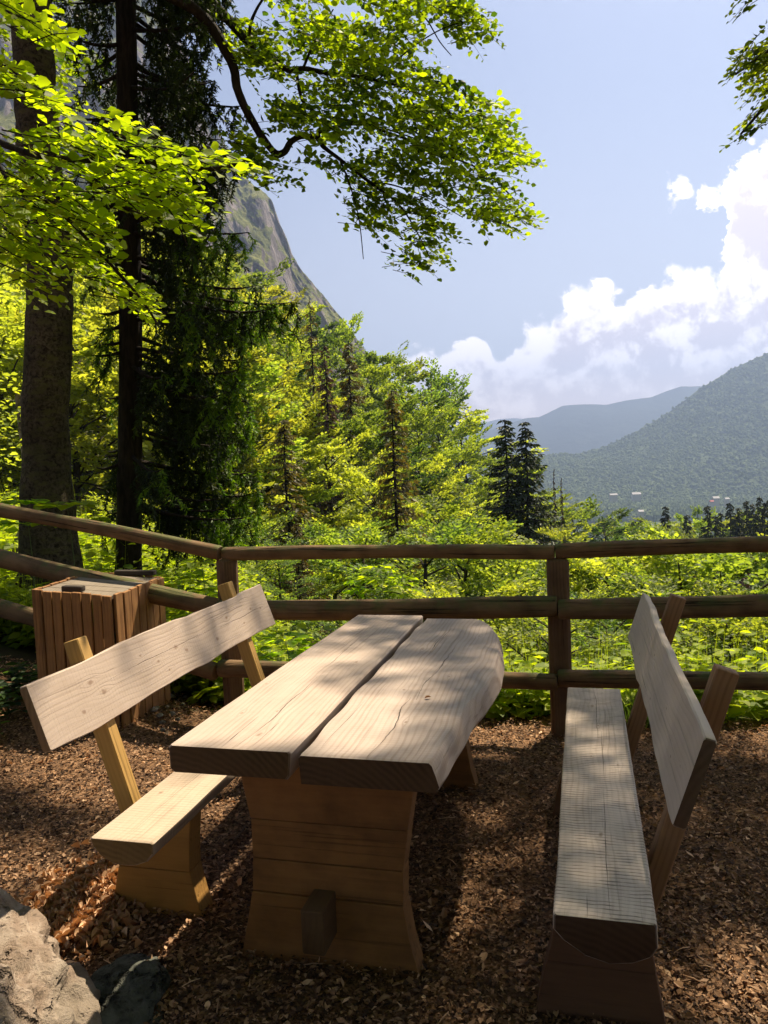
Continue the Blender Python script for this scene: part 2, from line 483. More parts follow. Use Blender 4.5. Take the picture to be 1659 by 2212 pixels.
def barkmat(name, a, b, moss=0., vert=6, sc=26):
    m, t = material(name)
    p = t.node('ShaderNodeTexCoord', out=3)
    q = t.scale(p, (1, 1, 1. / vert))
    n = t.noise(q, sc, 6, .7, .6); n2 = t.noise(p, 3.2, 4, .6); n3 = t.noise(t.scale(p, (1, 1, 2.5)), 7, 5, .7)
    col = t.mix(t.map(n, .35, .62), b, a)
    if moss: col = t.mix(t.m('MULTIPLY', t.map(n3, .5, .6), moss), col, (.14, .13, .05))
    col = t.mix(t.map(n2, .3, .7, 0, .5), col, tuple(c_ * .5 for c_ in b))
    pbsdf(t, col, .9, t.bump(n, .9, .03), .15); return m


BARK_DARK = barkmat('bark_spruce', (.05, .038, .028), (.018, .013, .010))
BARK_BEECH = barkmat('bark_beech', (.15, .12, .08), (.03, .023, .015), .75, 1.0, 30)
BARK_FAR = barkmat('bark_far', (.09, .07, .055), (.03, .024, .02))
BARK_PALE = barkmat('bark_pale', (.35, .30, .26), (.10, .08, .07), 0, 1.0, 14)

# ground
m, t = material('ground'); GROUND = m
p = t.node('ShaderNodeNewGeometry', out=0)
px, py, pz = t.xyz(p)
n1 = t.noise(p, 70, 5, .7); n2 = t.noise(p, 9, 4, .6); n3 = t.noise(p, .35, 4, .6)
br = t.mix(t.map(n1, .35, .7), (.07, .038, .022), (.42, .24, .13))
br = t.mix(t.map(n2, .4, .65, 0, .5), br, (.10, .062, .042))
gr = t.mix(n3, (.035, .05, .014), (.07, .085, .025))
gr = t.mix(t.map(t.noise(p, 2.5, 5, .7), .4, .6), gr, (.05, .038, .02))
edge = t.m('ADD', t.m('SUBTRACT', py, t.m('MULTIPLY', px, -.17)), t.m('MULTIPLY', n2, .5))
gf = t.map(edge, 4.7, 5.1)
vf = t.mix(t.map(t.noise(p, .012, 5, .7), .35, .65), (.045, .075, .028), (.11, .14, .05))
vf = t.mix(t.map(t.noise(p, .0035, 3, .5), .56, .62), vf, (.17, .20, .07))
col = t.mix(gf, br, gr); col = t.mix(t.map(py, 200, 500), col, vf)
pbsdf(t, col, .95, t.bump(n1, .8, .02), .1)

CHIP = None
m, t = material('wood_chips'); CHIP = m
a = t.node('ShaderNodeAttribute', attribute_name='tint', out=2)
cr_ = t.n.new('ShaderNodeValToRGB'); t.l.new(a, cr_.inputs[0])
el = cr_.color_ramp.elements; el[0].color = (.035, .018, .010, 1); el[1].position = 1; el[1].color = (.85, .58, .37, 1)
for pos, c_ in ((.28, (.065, .037, .022, 1)), (.52, (.31, .18, .10, 1)), (.82, (.58, .37, .225, 1))): e = el.new(pos); e.color = c_
b_ = t.node('ShaderNodeBsdfPrincipled', {'Base Color': cr_.outputs[0], 'Roughness': .75, 'Specular IOR Level': .25})
tr_ = t.node('ShaderNodeBsdfTranslucent', {'Color': t.mix(1.0, cr_.outputs[0], (1.4, .9, .45), 'MULTIPLY')})
t.l.new(t.node('ShaderNodeMixShader', {0: .15, 1: b_, 2: tr_}), t.out.inputs[0])

# rock
def rockmat(name, a, b, c_=None):
    m, t = material(name)
    p = t.node('ShaderNodeTexCoord', out=3)
    n = t.noise(p, 7, 8, .68, .4); n2 = t.noise(p, 38, 6, .75); n3 = t.noise(p, 3, 4, .6); n4 = t.noise(p, 13, 4, .65)
    col = t.mix(t.map(n, .38, .6), b, a); col = t.mix(t.map(n2, .32, .5, .85, 0), col, tuple(q * .3 for q in b)); col = t.mix(t.map(n4, .33, .43, .9, 0), col, tuple(q * .25 for q in b))
    if c_: col = t.mix(t.map(n3, .45, .62, 0, .7), col, c_)
    h = t.m('ADD', t.m('ADD', n, t.m('MULTIPLY', n2, .4)), t.map(n4, .33, .43))
    pbsdf(t, col, .9, t.bump(h, 1.0, .035), .15); return m


ROCK = rockmat('limestone', (.50, .40, .33), (.30, .22, .17), (.24, .2, .16))
ROCK_DARK = rockmat('mossy_stone', (.13, .135, .115), (.05, .052, .045))
PEBBLE = rockmat('pebble', (.42, .38, .34), (.22, .2, .18))


# mountains
def mountmat(name, forest_hi, forest_lo, rock=None, rockline=.6, sc=1.0):
    m, t = material(name)
    geo = t.node('ShaderNodeNewGeometry', out=0); nz = t.xyz(t.node('ShaderNodeNewGeometry', out=1))[2]
    f1 = t.noise(geo, .045 * sc, 5, .75); f2 = t.noise(geo, .006 * sc, 5, .6)
    col = t.mix(t.map(f1, .35, .65), forest_lo, forest_hi)
    col = t.mix(t.map(f2, .35, .6, .5, 0), col, tuple(c_ * .6 for c_ in forest_lo))
    h = f1
    if rock:
        q = t.scale(geo, (1, 1, .28))
        r1 = t.noise(q, .030, 8, .72, .8); r2 = t.noise(q, .12, 6, .75, .5)
        rc = t.mix(t.map(r1, .40, .60), tuple(c_ * .42 for c_ in rock), rock)
        rc = t.mix(t.map(r2, .35, .5, .55, 0), rc, tuple(c_ * .3 for c_ in rock))
        msk = t.map(t.m('ADD', nz, t.m('MULTIPLY', t.m('SUBTRACT', t.noise(geo, .011, 6, .7), .5), 1.1)), rockline - .06, rockline + .06, 1, 0)
        col = t.mix(msk, col, rc); h = t.m('ADD', f1, t.m('MULTIPLY', r2, 2.0))
    pbsdf(t, col, .95, t.bump(h, .8, 9. / sc), .05); return m


M_LEFT = mountmat('mountain_rocky', (.26, .26, .09), (.10, .12, .04), (.33, .28, .27), .40, 1.6)
M_RIGHT = mountmat('mountain_forest', (.14, .17, .08), (.07, .10, .05))
M_FAR = mountmat('mountain_far', (.05, .06, .045), (.03, .04, .03), None, .6, .4)

# ------------------------------------------------------------------ ground sheet
def spaced(n, a=2.0, R=14000.):
    s_ = np.linspace(-1, 1, n); k = math.log(R / a + 1)
    return np.sign(s_) * a * (np.exp(k * np.abs(s_)) - 1)


gxs = spaced(460); gys = spaced(460) + 3.4
GX, GY = np.meshgrid(gxs, gys, indexing='ij')
GZ = g(GX, GY)
pt = np.stack([GX, GY, GX * 0], -1)
GZ = GZ + fbm(pt, 3.0, 3) * .035 * (GY > .5) + fbm(pt, .35, 3, 4) * .8 * smooth((GY - 7) / 10)
nn_ = len(gxs); i, j = np.meshgrid(np.arange(nn_ - 1), np.arange(nn_ - 1), indexing='ij')
fq = np.stack([i * nn_ + j, (i + 1) * nn_ + j, (i + 1) * nn_ + j + 1, i * nn_ + j + 1], -1).reshape(-1, 4)
tag(mesh_obj('ground', np.stack([GX, GY, GZ], -1).reshape(-1, 3), fq, GROUND), kind='structure')


# ------------------------------------------------------------------ mountains
def mountain(name, ridge, D, Dfront, base_z, mat, nu=420, ns=150, rough=60, sc=.004, shape=1.1, back=1.4, cliffs=0, label=None):
    us = np.array([r[0] for r in ridge], float)
    pts = np.array([atd(u, v, D) for u, v in ridge])
    X = pts[:, 0]; Z = pts[:, 2]
    xs = np.linspace(X.min(), X.max(), nu); zr = np.interp(xs, X, Z)
    s_ = np.concatenate([np.linspace(0, 1, ns), np.linspace(1, 2, ns // 3)[1:]])
    A, Bm = np.meshgrid(xs / D, s_, indexing='ij')
    Hh = np.repeat(zr[:, None], len(s_), 1)
    Y = np.where(Bm <= 1, Dfront + (D - Dfront) * Bm, D + (Bm - 1) * D * (back - 1))
    prof = np.where(Bm <= 1, np.clip(Bm, 0, 1) ** shape, (2 - Bm) ** 1.2)
    Zz = base_z + (Hh - base_z) * prof
    Xx = A * (Y * .55 + D * .45)
    P = np.stack([Xx, Y, Zz * .6], -1)
    n = fbm(P, sc, 6)
    ridgefade = np.abs(Bm - 1); amp = rough * smooth(ridgefade * 5) * smooth(Bm * 4 + .0)
    rid = 1 - 2 * np.abs(fbm(P, sc * .8, 5, 9))
    Zz = Zz + n * amp * 1.1 + (rid - .8) * amp * .9 + fbm(P, sc * 9, 3, 2) * rough * .06
    if cliffs: Y = Y + fbm(P * np.array([1.6, 1, .25]), sc * 2.2, 6, 5) * cliffs * smooth(Bm * 3)
    V = np.stack([Xx, Y, Zz], -1); k = V.shape[1]
    i, j = np.meshgrid(np.arange(nu - 1), np.arange(k - 1), indexing='ij')
    f = np.stack([i * k + j, (i + 1) * k + j, (i + 1) * k + j + 1, i * k + j + 1], -1).reshape(-1, 4)
    o = mesh_obj(name, V.reshape(-1, 3), f, mat)
    tag(o, kind='structure')
    return V


mountain('mountain', [(-900, -300), (-500, -420), (-100, -300), (120, -160), (300, -60), (380, 60), (430, 180), (480, 300), (520, 372), (548, 398), (560, 402), (572, 412), (590, 440), (608, 490),
                      (622, 520), (632, 552), (650, 585), (700, 640), (740, 690), (765, 722), (785, 750), (830, 815), (880, 900), (940, 1000), (1000, 1080), (1060, 1110)],
         1000, 330, -60, M_LEFT, rough=70, sc=.011, shape=1.6, cliffs=80, nu=760, ns=340)
VR = mountain('mountain', [(1030, 1050), (1110, 1000), (1168, 987), (1214, 979), (1236, 984), (1305, 967), (1375, 933), (1439, 896), (1509, 842), (1573, 802), (1659, 761), (1800, 700), (2100, 560), (2700, 420), (3600, 380)],
              3300, 2350, -175, M_RIGHT, rough=95, sc=.0016, shape=1.15)
mountain('mountain', [(600, 1000), (900, 940), (1055, 930), (1100, 915), (1138, 903), (1165, 901), (1214, 877), (1250, 874), (1278, 873), (1310, 874), (1348, 866), (1407, 858), (1440, 845), (1471, 835), (1514, 834), (1600, 815), (1800, 800)],
         6800, 5200, -175, M_FAR, rough=150, sc=.0007, back=1.1)
mountain('mountain', [(500, 960), (900, 930), (1040, 914), (1075, 906), (1110, 903), (1150, 906), (1250, 910), (1500, 920)],
         9800, 8400, -175, M_FAR, rough=150, sc=.0005, nu=200, back=1.06)

# ------------------------------------------------------------------ near furniture
def extrude_profile(prof, L, ny=24, wob=.004, seed=0, bev=.006, taper=None):
    """closed profile (x,z) extruded along local Y 0..L with live wobble and eased ends"""
    prof = np.array(prof, float); k = len(prof)
    c_ = prof.mean(0)
    ys = np.concatenate([[0, bev * .4, bev], np.linspace(bev, L - bev, ny)[1:-1], [L - bev, L - bev * .4, L]])
    V = []
    for y in ys:
        e = min(y, L - y); ins = bev * (1 - min(1, e / bev)) ** 2 if e < bev else 0
        q = prof.copy()
        d = q - c_; nrm = np.linalg.norm(d, axis=1, keepdims=True)
        q = q - d / nrm * ins
        nz = np.array([fbm(np.array([pp_[0] * 3, y * 1.6 + seed, pp_[1] * 3]), 2.2, 3, seed) for pp_ in prof])
        q[:, 0] += nz * wob * np.sign(d[:, 0]) * 2
        if taper: q[:, 0] = c_[0] + (q[:, 0] - c_[0]) * (1 + taper * y / L)
        V.append(np.stack([q[:, 0], np.full(k, y), q[:, 1]], 1))
    V = np.concatenate(V); n = len(ys)
    f = [[a * k + b, a * k + (b + 1) % k, (a + 1) * k + (b + 1) % k, (a + 1) * k + b] for a in range(n - 1) for b in range(k)]
    f.append(list(range(k))[::-1]); f.append([(n - 1) * k + b for b in range(k)])
    return V, f


def add_bevel(o, w=.004, seg=2):
    md = o.modifiers.new('b', 'BEVEL'); md.width = w; md.segments = seg; md.limit_method = 'ANGLE'; md.angle_limit = math.radians(40)
    for p_ in o.data.polygons: p_.use_smooth = False
    return o


def plank(name, prof, L, mat, parent, loc=(0, 0, 0), rot=(0, 0, 0), **kw):
    V, f = extrude_profile(prof, L, **kw)
    o = mesh_obj(name, V, f, mat, parent); o.location = loc; o.rotation_euler = rot
    fix_normals(o); add_smooth(o); return o


def fix_normals(o):
    bm = bmesh.new(); bm.from_mesh(o.data); bmesh.ops.recalc_face_normals(bm, faces=bm.faces); bm.to_mesh(o.data); bm.free()


def add_smooth(o, ang=35):
    bm = bmesh.new(); bm.from_mesh(o.data)
    for e in bm.edges:
        if len(e.link_faces) == 2 and e.calc_face_angle(0) > math.radians(ang): e.smooth = False
    for f_ in bm.faces: f_.smooth = True
    bm.to_mesh(o.data); bm.free()


def box_between(name, p0, p1, w, d, mat, parent, bev=.004, wdir=None):
    """a squared timber from p0 to p1; local Y runs along it"""
    p0 = Vector(p0); p1 = Vector(p1); ax = (p1 - p0); L = ax.length; ax.normalize()
    wd = Vector(wdir) if wdir is not None else Vector((1, 0, 0))
    xd = (wd - ax * wd.dot(ax)).normalized(); zd = xd.cross(ax)
    prof = [(-w / 2 + bev, -d / 2), (w / 2 - bev, -d / 2), (w / 2, -d / 2 + bev), (w / 2, d / 2 - bev), (w / 2 - bev, d / 2), (-w / 2 + bev, d / 2), (-w / 2, d / 2 - bev), (-w / 2, -d / 2 + bev)]
    V, f = extrude_profile(prof, L, ny=8, wob=.0015, bev=bev)
    o = mesh_obj(name, V, f, mat, parent)
    M_ = Matrix((xd, ax, zd)).transposed().to_4x4(); M_.translation = p0
    o.matrix_local = M_; fix_normals(o); add_smooth(o)
    return o


def boards_leg(name, zs, left, right, th, mat, parent, y0, x_off=0):
    """a hourglass slab leg made of stacked boards: outline left(z), right(z); board seams at zs"""
    V = []; Fc = []
    for b in range(len(zs) - 1):
        za, zb = zs[b] + (.0012 if b else 0), zs[b + 1] - .0012
        zz = np.linspace(za, zb, 5); ring = []
        off = RNG.normal(0, .002)
        L_ = [(left(z) + x_off, z) for z in zz]; R_ = [(right(z) + x_off, z) for z in zz][::-1]
        out = L_ + R_; k = len(out); s0 = len(V)
        for yy in (y0 + off, y0 + th + off):
            for (x, z) in out: V.append((x, yy, z))
        Fc.append([s0 + i for i in range(k)]); Fc.append([s0 + k + i for i in range(k)][::-1])
        for i in range(k): Fc.append([s0 + i, s0 + k + i, s0 + k + (i + 1) % k, s0 + (i + 1) % k])
    o = mesh_obj(name, V, Fc, mat, parent, smooth_=False); fix_normals(o); add_bevel(o, .0035, 2)
    return o


def lin(pts):
    pts = sorted(pts); zs = [p_[0] for p_ in pts]; us = [p_[1] for p_ in pts]
    return lambda z: float(np.interp(z, zs, us))


# ---- table
TA, BA, LA = .253, .255, .244
table = empty('picnic_table', (-.664, 2.202, 0), -TA)
tag(table, 'heavy picnic table with two thick pale planks on board trestles', 'table')
TL = wood('tabletop_left', (.51, .405, .345), (.35, .26, .21), knots=((.10, .30, .008), (.21, .33, .006), (.05, .62, .007), (.30, .95, .009), (.12, 1.5, .008), (.24, .12, .012)),
          cracks=((.215, .0, .75, .07, .0022), (.17, .0, .28, .02, .0022), (.20, .8, 1.45, .08, .0018), (.26, .02, .25, .015, .0013)), saw=.05, end=(.13, .075, .04), ring=.7, check=.3, stain=.5)
TR = wood('tabletop_right', (.49, .395, .345), (.34, .255, .21), knots=((.17, .62, .007), (.25, .30, .008), (.30, .8, .007), (.12, 1.2, .01), (.33, 1.45, .008)),
          cracks=((.21, .0, .55, .12, .0026), (.235, .5, 1.25, .14, .0028), (.17, 1.1, 1.62, .1, .0022), (.06, .05, .5, .03, .0012)), saw=.12, end=(.11, .062, .035), ring=.9, check=.3, stain=.5)
th = .082
V, f = extrude_profile([(.004, -th + .01), (.016, -th), (.372, -th), (.380, -th + .012), (.386, -.006), (.380, 0), (.008, 0), (.0, -.008)], 1.88, wob=.005, seed=2, bev=.007, ny=40)
V[:, 0] += .03 * (V[:, 1] / 1.88) ** 1.2 * (V[:, 0] < .2)
o = mesh_obj('tabletop_plank', V, f, TL, table); o.location = (0, .002, .76); fix_normals(o); add_smooth(o)
# right plank: curved live edge and rounded far corner
yy = np.concatenate([[0, .004, .01], np.linspace(.03, 1.80, 48), [1.814, 1.822, 1.826]])
redge = lambda y: float(np.interp(y, [0, .05, .42, .75, 1.05, 1.27, 1.5, 1.66, 1.76, 1.81, 1.83], [.385, .388, .415, .452, .456, .44, .40, .355, .315, .285, .25])) + .004 * math.sin(y * 9) + .0025 * math.sin(y * 23)
V = []; k = 9
for y in yy:
    e = min(y, 1.826 - y); ins = .006 * (1 - min(1, e / .01))
    r = redge(y); lf = .008 + .006 * math.sin(y * 7 + 1) * .5 + .004 * math.sin(y * 19)
    prof = [(lf + .004, -th), (r + .012, -th), (r + .020, -th * .8), (r + .012, -th * .45), (r + .002, -.008), (r - .006, 0), (.2, 0), (lf + .006, 0), (lf, -.008)]
    for (x, z) in prof: V.append((x, y, z * (1 - ins * 2) - ins * .5 if z < -.04 else z - ins * .6))
f = [[a * k + b, a * k + (b + 1) % k, (a + 1) * k + (b + 1) % k, (a + 1) * k + b] for a in range(len(yy) - 1) for b in range(k)]
f.append(list(range(k))[::-1]); f.append([(len(yy) - 1) * k + b for b in range(k)])
o = mesh_obj('tabletop_plank', V, f, TR, table); o.location = (.404, -.012, .760); fix_normals(o); add_smooth(o)
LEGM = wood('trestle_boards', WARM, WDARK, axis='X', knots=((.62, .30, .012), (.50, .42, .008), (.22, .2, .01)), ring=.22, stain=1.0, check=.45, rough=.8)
tl = lin([(.678, .12), (.59, .133), (.456, .158), (.32, .157), (.215, .150), (.1, .125), (0, .10)])
trr = lin([(.678, .70), (.577, .688), (.465, .668), (.327, .646), (.218, .642), (.1, .66), (0, .686)])
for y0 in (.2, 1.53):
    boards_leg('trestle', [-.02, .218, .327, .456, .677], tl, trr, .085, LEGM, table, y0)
BEAM = wood('beam', (.13, .075, .035), (.07, .038, .02), ring=.4)
box_between('stretcher', (.393, .085, .178), (.393, 1.76, .178), .072, .135, BEAM, table)

# fallen leaf on the table
lb = Buf(); leaves(lb, np.array([[0, 0, 0.]]), [[1, .3, .15]], [[0, .2, 1]], .024, .6, .5, tint=.5)
fl = lb.build('fallen_leaf', CHIP); pz_ = atz(917, 1508, .765); fl.location = pz_
tag(fl, 'small dry brown leaf lying on the right table plank', 'leaf')


# ---- benches
def bench(loc, rz, side, label, seat_prof, seatmat, backmat, stakemat, legmat, v_leg, v_stk, L=1.87, backw=.225, back_u=0, back_z=.70, lean=18.5, wleg=None, stk=None):
    """side=+1: the backrest rises on the local +x side"""
    r = empty('park_bench', loc, -rz)
    tag(r, label, 'bench')
    plank('seat', seat_prof, L, seatmat, r, (0, 0, .45), wob=.004, seed=4 if side > 0 else 9, bev=.006, ny=30)
    lt, rr = wleg
    for y0 in v_leg: boards_leg('leg', [-.02, .165, .385], lt, rr, .085, legmat, r, y0)
    # stakes
    for y0 in v_stk:
        (u0, z0), (u1, z1) = stk
        box_between('stake', (u0, y0, z0), (u1, y0, z1), .062, .055, stakemat, r, wdir=(1, 0, 0))
    # back plank: local x across the width (upwards), local z through its thickness
    a = math.radians(lean)
    V, f = extrude_profile([(0.003, 0), (backw - .004, 0), (backw, .004), (backw, .026), (backw - .004, .03), (.003, .03), (0, .026), (0, .004)], L, wob=.017, seed=3 if side > 0 else 6, bev=.005, ny=50)
    o = mesh_obj('backrest', V, f, backmat, r)
    xd = Vector((math.sin(a) * side, 0, math.cos(a))); yd = Vector((0, 1, 0)); zd = xd.cross(yd)
    M_ = Matrix((xd, yd, zd)).transposed().to_4x4(); M_.translation = Vector((back_u, 0, back_z)); o.matrix_local = M_
    fix_normals(o); add_smooth(o)
    return r


SEATR = wood('seat_ribbed', (.65, .54, .46), (.40, .31, .25), knots=((.12, .42, .009), (.10, 1.02, .006), (.19, .95, .008), (.11, 1.6, .010), (.13, 1.35, .007)),
             cracks=((.135, .0, .75, .03, .0016), (.14, .8, 1.3, .02, .0014), (.12, 1.2, 1.86, .05, .0016), (.08, .0, .10, .01, .0014)), saw=1.0, end=(.075, .04, .024), ring=.5, check=.3, stain=.5)
BACKR = wood('backrest_grey', (.60, .50, .42), (.42, .33, .26), knots=((.07, .25, .006), (.12, .5, .006), (.05, .8, .008), (.15, 1.0, .007), (.06, 1.35, .008), (.13, 1.6, .006), (.10, .12, .005)),
              cracks=((.03, 1.45, 1.75, .02, .0022), (.04, .9, 1.15, .02, .0016)), saw=.04, ring=.35, end=(.12, .08, .055), check=.3, stain=.5)
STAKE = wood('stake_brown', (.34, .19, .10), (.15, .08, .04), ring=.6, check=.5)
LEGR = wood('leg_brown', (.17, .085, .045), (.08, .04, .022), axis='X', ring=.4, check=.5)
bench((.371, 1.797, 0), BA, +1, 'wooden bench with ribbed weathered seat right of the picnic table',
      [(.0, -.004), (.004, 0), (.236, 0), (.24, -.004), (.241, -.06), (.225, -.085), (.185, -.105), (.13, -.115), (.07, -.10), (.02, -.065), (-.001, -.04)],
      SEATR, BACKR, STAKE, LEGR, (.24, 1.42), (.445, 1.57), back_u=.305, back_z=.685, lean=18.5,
      wleg=(lin([(.385, .0), (.25, -.012), (.12, -.045), (0, -.07)]), lin([(.385, .235), (.22, .245), (.1, .262), (0, .28)])),
      stk=((.235, .22), (.470, .945)))
SEATL = wood('seat_left', (.52, .41, .32), (.36, .265, .19), knots=((.05, .33, .012), (.12, .75, .012), (.17, .55, .008), (.16, 1.0, .012), (.04, .6, .009)),
             cracks=((.11, .02, .9, .05, .0012), (.10, .3, 1.0, .03, .0010), (.15, .6, .85, .02, .0016)), saw=.3, ring=.5, end=(.18, .11, .045), check=.3, stain=.5)
BACKL = wood('backrest_pale', (.53, .42, .355), (.37, .275, .215), knots=((.14, .28, .013), (.09, .33, .013), (.06, .2, .010), (.12, .85, .014), (.09, .92, .012), (.15, .6, .006), (.05, .75, .007), (.10, .7, .008), (.07, 1.2, .012), (.14, 1.35, .009), (.08, 1.5, .006), (.13, 1.62, .010), (.11, 1.73, .010)),
              cracks=((.12, .3, 1.25, .05, .0011), (.11, 1.25, 1.8, .04, .0015)), saw=.1, ring=.4, end=(.30, .19, .11), check=.3, stain=.5)
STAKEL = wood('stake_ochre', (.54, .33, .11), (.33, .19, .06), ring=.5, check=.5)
LEGL = wood('leg_ochre_bounce', (.46, .25, .07), (.24, .12, .035), axis='X', ring=.4, check=.5)  # ochre raised to stand in for light bounced off the ground
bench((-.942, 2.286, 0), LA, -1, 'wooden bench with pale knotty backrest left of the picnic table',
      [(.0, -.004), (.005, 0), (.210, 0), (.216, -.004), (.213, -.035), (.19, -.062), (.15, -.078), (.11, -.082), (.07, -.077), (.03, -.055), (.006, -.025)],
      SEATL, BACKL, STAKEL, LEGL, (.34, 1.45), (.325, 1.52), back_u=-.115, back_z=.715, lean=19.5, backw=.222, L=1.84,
      wleg=(lin([(.385, -.10), (.25, -.125), (.15, -.145), (0, -.18)]), lin([(.385, .155), (.25, .140), (.168, .138), (.08, .155), (0, .18)])),
      stk=((-.02, .25), (-.245, .985)))

# ---- fence
LOG = wood('fence_log', (.22, .135, .07), (.045, .027, .015), green=.8, ring=.3, rough=.85, stain=.8, bump=.9, check=1., cracks=((.0, .0, 2.2, .05, .0014), (.02, .5, 3.2, .04, .001)))
POSTM = wood('fence_post', (.20, .115, .065), (.06, .034, .02), axis='Y', green=.15, ring=.3, rough=.85, stain=.7, check=.8, bump=.7)
fence = empty('log_fence', (-1.0, 4.7, 0))
tag(fence, 'rustic three-rail log fence running round the clearing above the slope', 'fence')
bpy.context.view_layer.update()


def log(name, p0, p1, r0_, r1_, mat, parent, n=16, ny=30, seed=0, flat=None):
    p0 = Vector(p0); p1 = Vector(p1); ax = p1 - p0; L = ax.length; ax.normalize()
    xd = Vector((0, 0, 1)).cross(ax)
    if xd.length < .1: xd = Vector((1, 0, 0))
    xd.normalize(); zd = xd.cross(ax)
    V = []; ys = np.concatenate([[0, .004], np.linspace(.012, L - .012, ny), [L - .004, L]])
    for y in ys:
        e = min(y, L - y); s_ = 1 - .12 * (1 - min(1, e / .012))
        r = (r0_ + (r1_ - r0_) * y / L) * s_ * (1 + .05 * math.sin(y * 2.1 + seed) + .025 * math.sin(y * 6.3 + seed * 2))
        cx_, cz_ = .010 * math.sin(y * 1.3 + seed), .010 * math.sin(y * 1.7 + seed * 1.3)
        for q in range(n):
            a = 2 * math.pi * q / n
            rr = r * (1 + .05 * math.sin(3 * a + seed + y * .7) + .07 * float(fbm(np.array([math.cos(a), math.sin(a), y * 2 + seed]), 1.5, 3)))
            V.append((cx_ + rr * math.cos(a), y, cz_ + rr * math.sin(a)))
    k = n; m_ = len(ys)
    f = [[a * k + b, a * k + (b + 1) % k, (a + 1) * k + (b + 1) % k, (a + 1) * k + b] for a in range(m_ - 1) for b in range(k)]
    f.append(list(range(k))[::-1]); f.append([(m_ - 1) * k + b for b in range(k)])
    o = mesh_obj(name, V, f, mat, None)
    M_ = Matrix((xd, ax, zd)).transposed().to_4x4(); M_.translation = p0
    o.parent = parent; o.matrix_parent_inverse = parent.matrix_world.inverted(); o.matrix_world = M_
    fix_normals(o); add_smooth(o); return o


YL, YM, YR, XB = 4.75, 4.17, 3.72, 5.55
def ray_at(u, v, Y): return atd(u, v, Y)
# rails: (left end, right end) measured at known distances
top_L = ray_at(-60, 1090, 5.45); top_C = ray_at(478, 1195, YL); top_M = ray_at(1198, 1193, YM); top_R = ray_at(1760, 1173, 3.86)
mid_L = ray_at(-60, 1190, 5.37); mid_C = ray_at(470, 1316, YL - .09); mid_M = ray_at(1204, 1313, YM - .08); mid_R = ray_at(1760, 1309, 3.78)
low_L = ray_at(-60, 1300, 5.37); low_C = ray_at(470, 1447, YL - .09); low_M = ray_at(1204, 1468, YM - .08); low_R = ray_at(1760, 1467, 3.78)


def ext(a, b, k): return b + (b - a) * k


log('rail', ext(top_C, top_L, .35), top_C, .052, .045, LOG, fence, seed=1)
log('rail', top_C + np.array([.01, 0, 0]), top_M, .042, .043, LOG, fence, seed=2)
log('rail', top_M + np.array([.004, 0, 0]), ext(top_M, top_R, .4), .043, .046, LOG, fence, seed=3)
log('rail', ext(mid_C, mid_L, .35), mid_C, .064, .060, LOG, fence, seed=4)
log('rail', mid_C + np.array([.01, 0, 0]), mid_M, .062, .057, LOG, fence, seed=5)
log('rail', mid_M + np.array([.004, 0, 0]), ext(mid_M, mid_R, .4), .055, .055, LOG, fence, seed=6)
log('rail', ext(low_C, low_L, .35), low_C, .062, .056, LOG, fence, seed=7)
log('rail', low_C + np.array([.01, 0, 0]), low_M, .052, .046, LOG, fence, seed=8)
log('rail', low_M + np.array([.004, 0, 0]), ext(low_M, low_R, .4), .048, .052, LOG, fence, seed=9)


def post(x, y, h, w=.115, rz=.0):
    pr = []
    q = fence.location
    return box_between('post', (x - q.x, y - q.y, float(g(x, y)) - .1 - q.z), (x - q.x, y - q.y, h - q.z), w, w * .95, POSTM, fence, bev=.018, wdir=(math.cos(rz), math.sin(rz), 0))


pl_ = ray_at(489, 1210, YL); post(pl_[0], YL + .01, top_C[2] - .035, .115, .5)
pm_ = ray_at(1205, 1210, YM); post(pm_[0], YM + .01, top_M[2] - .035, .115, -.12)
pr_ = ext(top_M, top_R, .36); post(pr_[0], pr_[1] + .02, pr_[2] - .035, .115, -.2)
pe_ = ext(top_C, top_L, .3); post(pe_[0], pe_[1] + .02, pe_[2] - .035, .115, .4)

# ---- litter bin
BIN = wood('bin_slat', (.42, .21, .085), (.17, .08, .035), axis='Z', ring=.5, stain=.6, rough=.8, check=.5)
BINLID = wood('bin_lid', (.27, .22, .17), (.12, .09, .065), ring=.4, stain=.5)
BINDARK = wood('bin_cleat', (.07, .055, .045), (.035, .028, .022), ring=.4)
N0 = np.array([-1.60, 4.44]); L0 = np.array([-2.10, 4.535]); R0 = np.array([-1.475, 5.0]); B0 = L0 + R0 - N0
binr = empty('litter_bin', ((N0[0] + B0[0]) / 2, (N0[1] + B0[1]) / 2, .05)); bpy.context.view_layer.update()
tag(binr, 'square litter bin of upright brown wooden slats beside the fence', 'bin')
OB = np.array([(N0[0] + B0[0]) / 2, (N0[1] + B0[1]) / 2, .05])


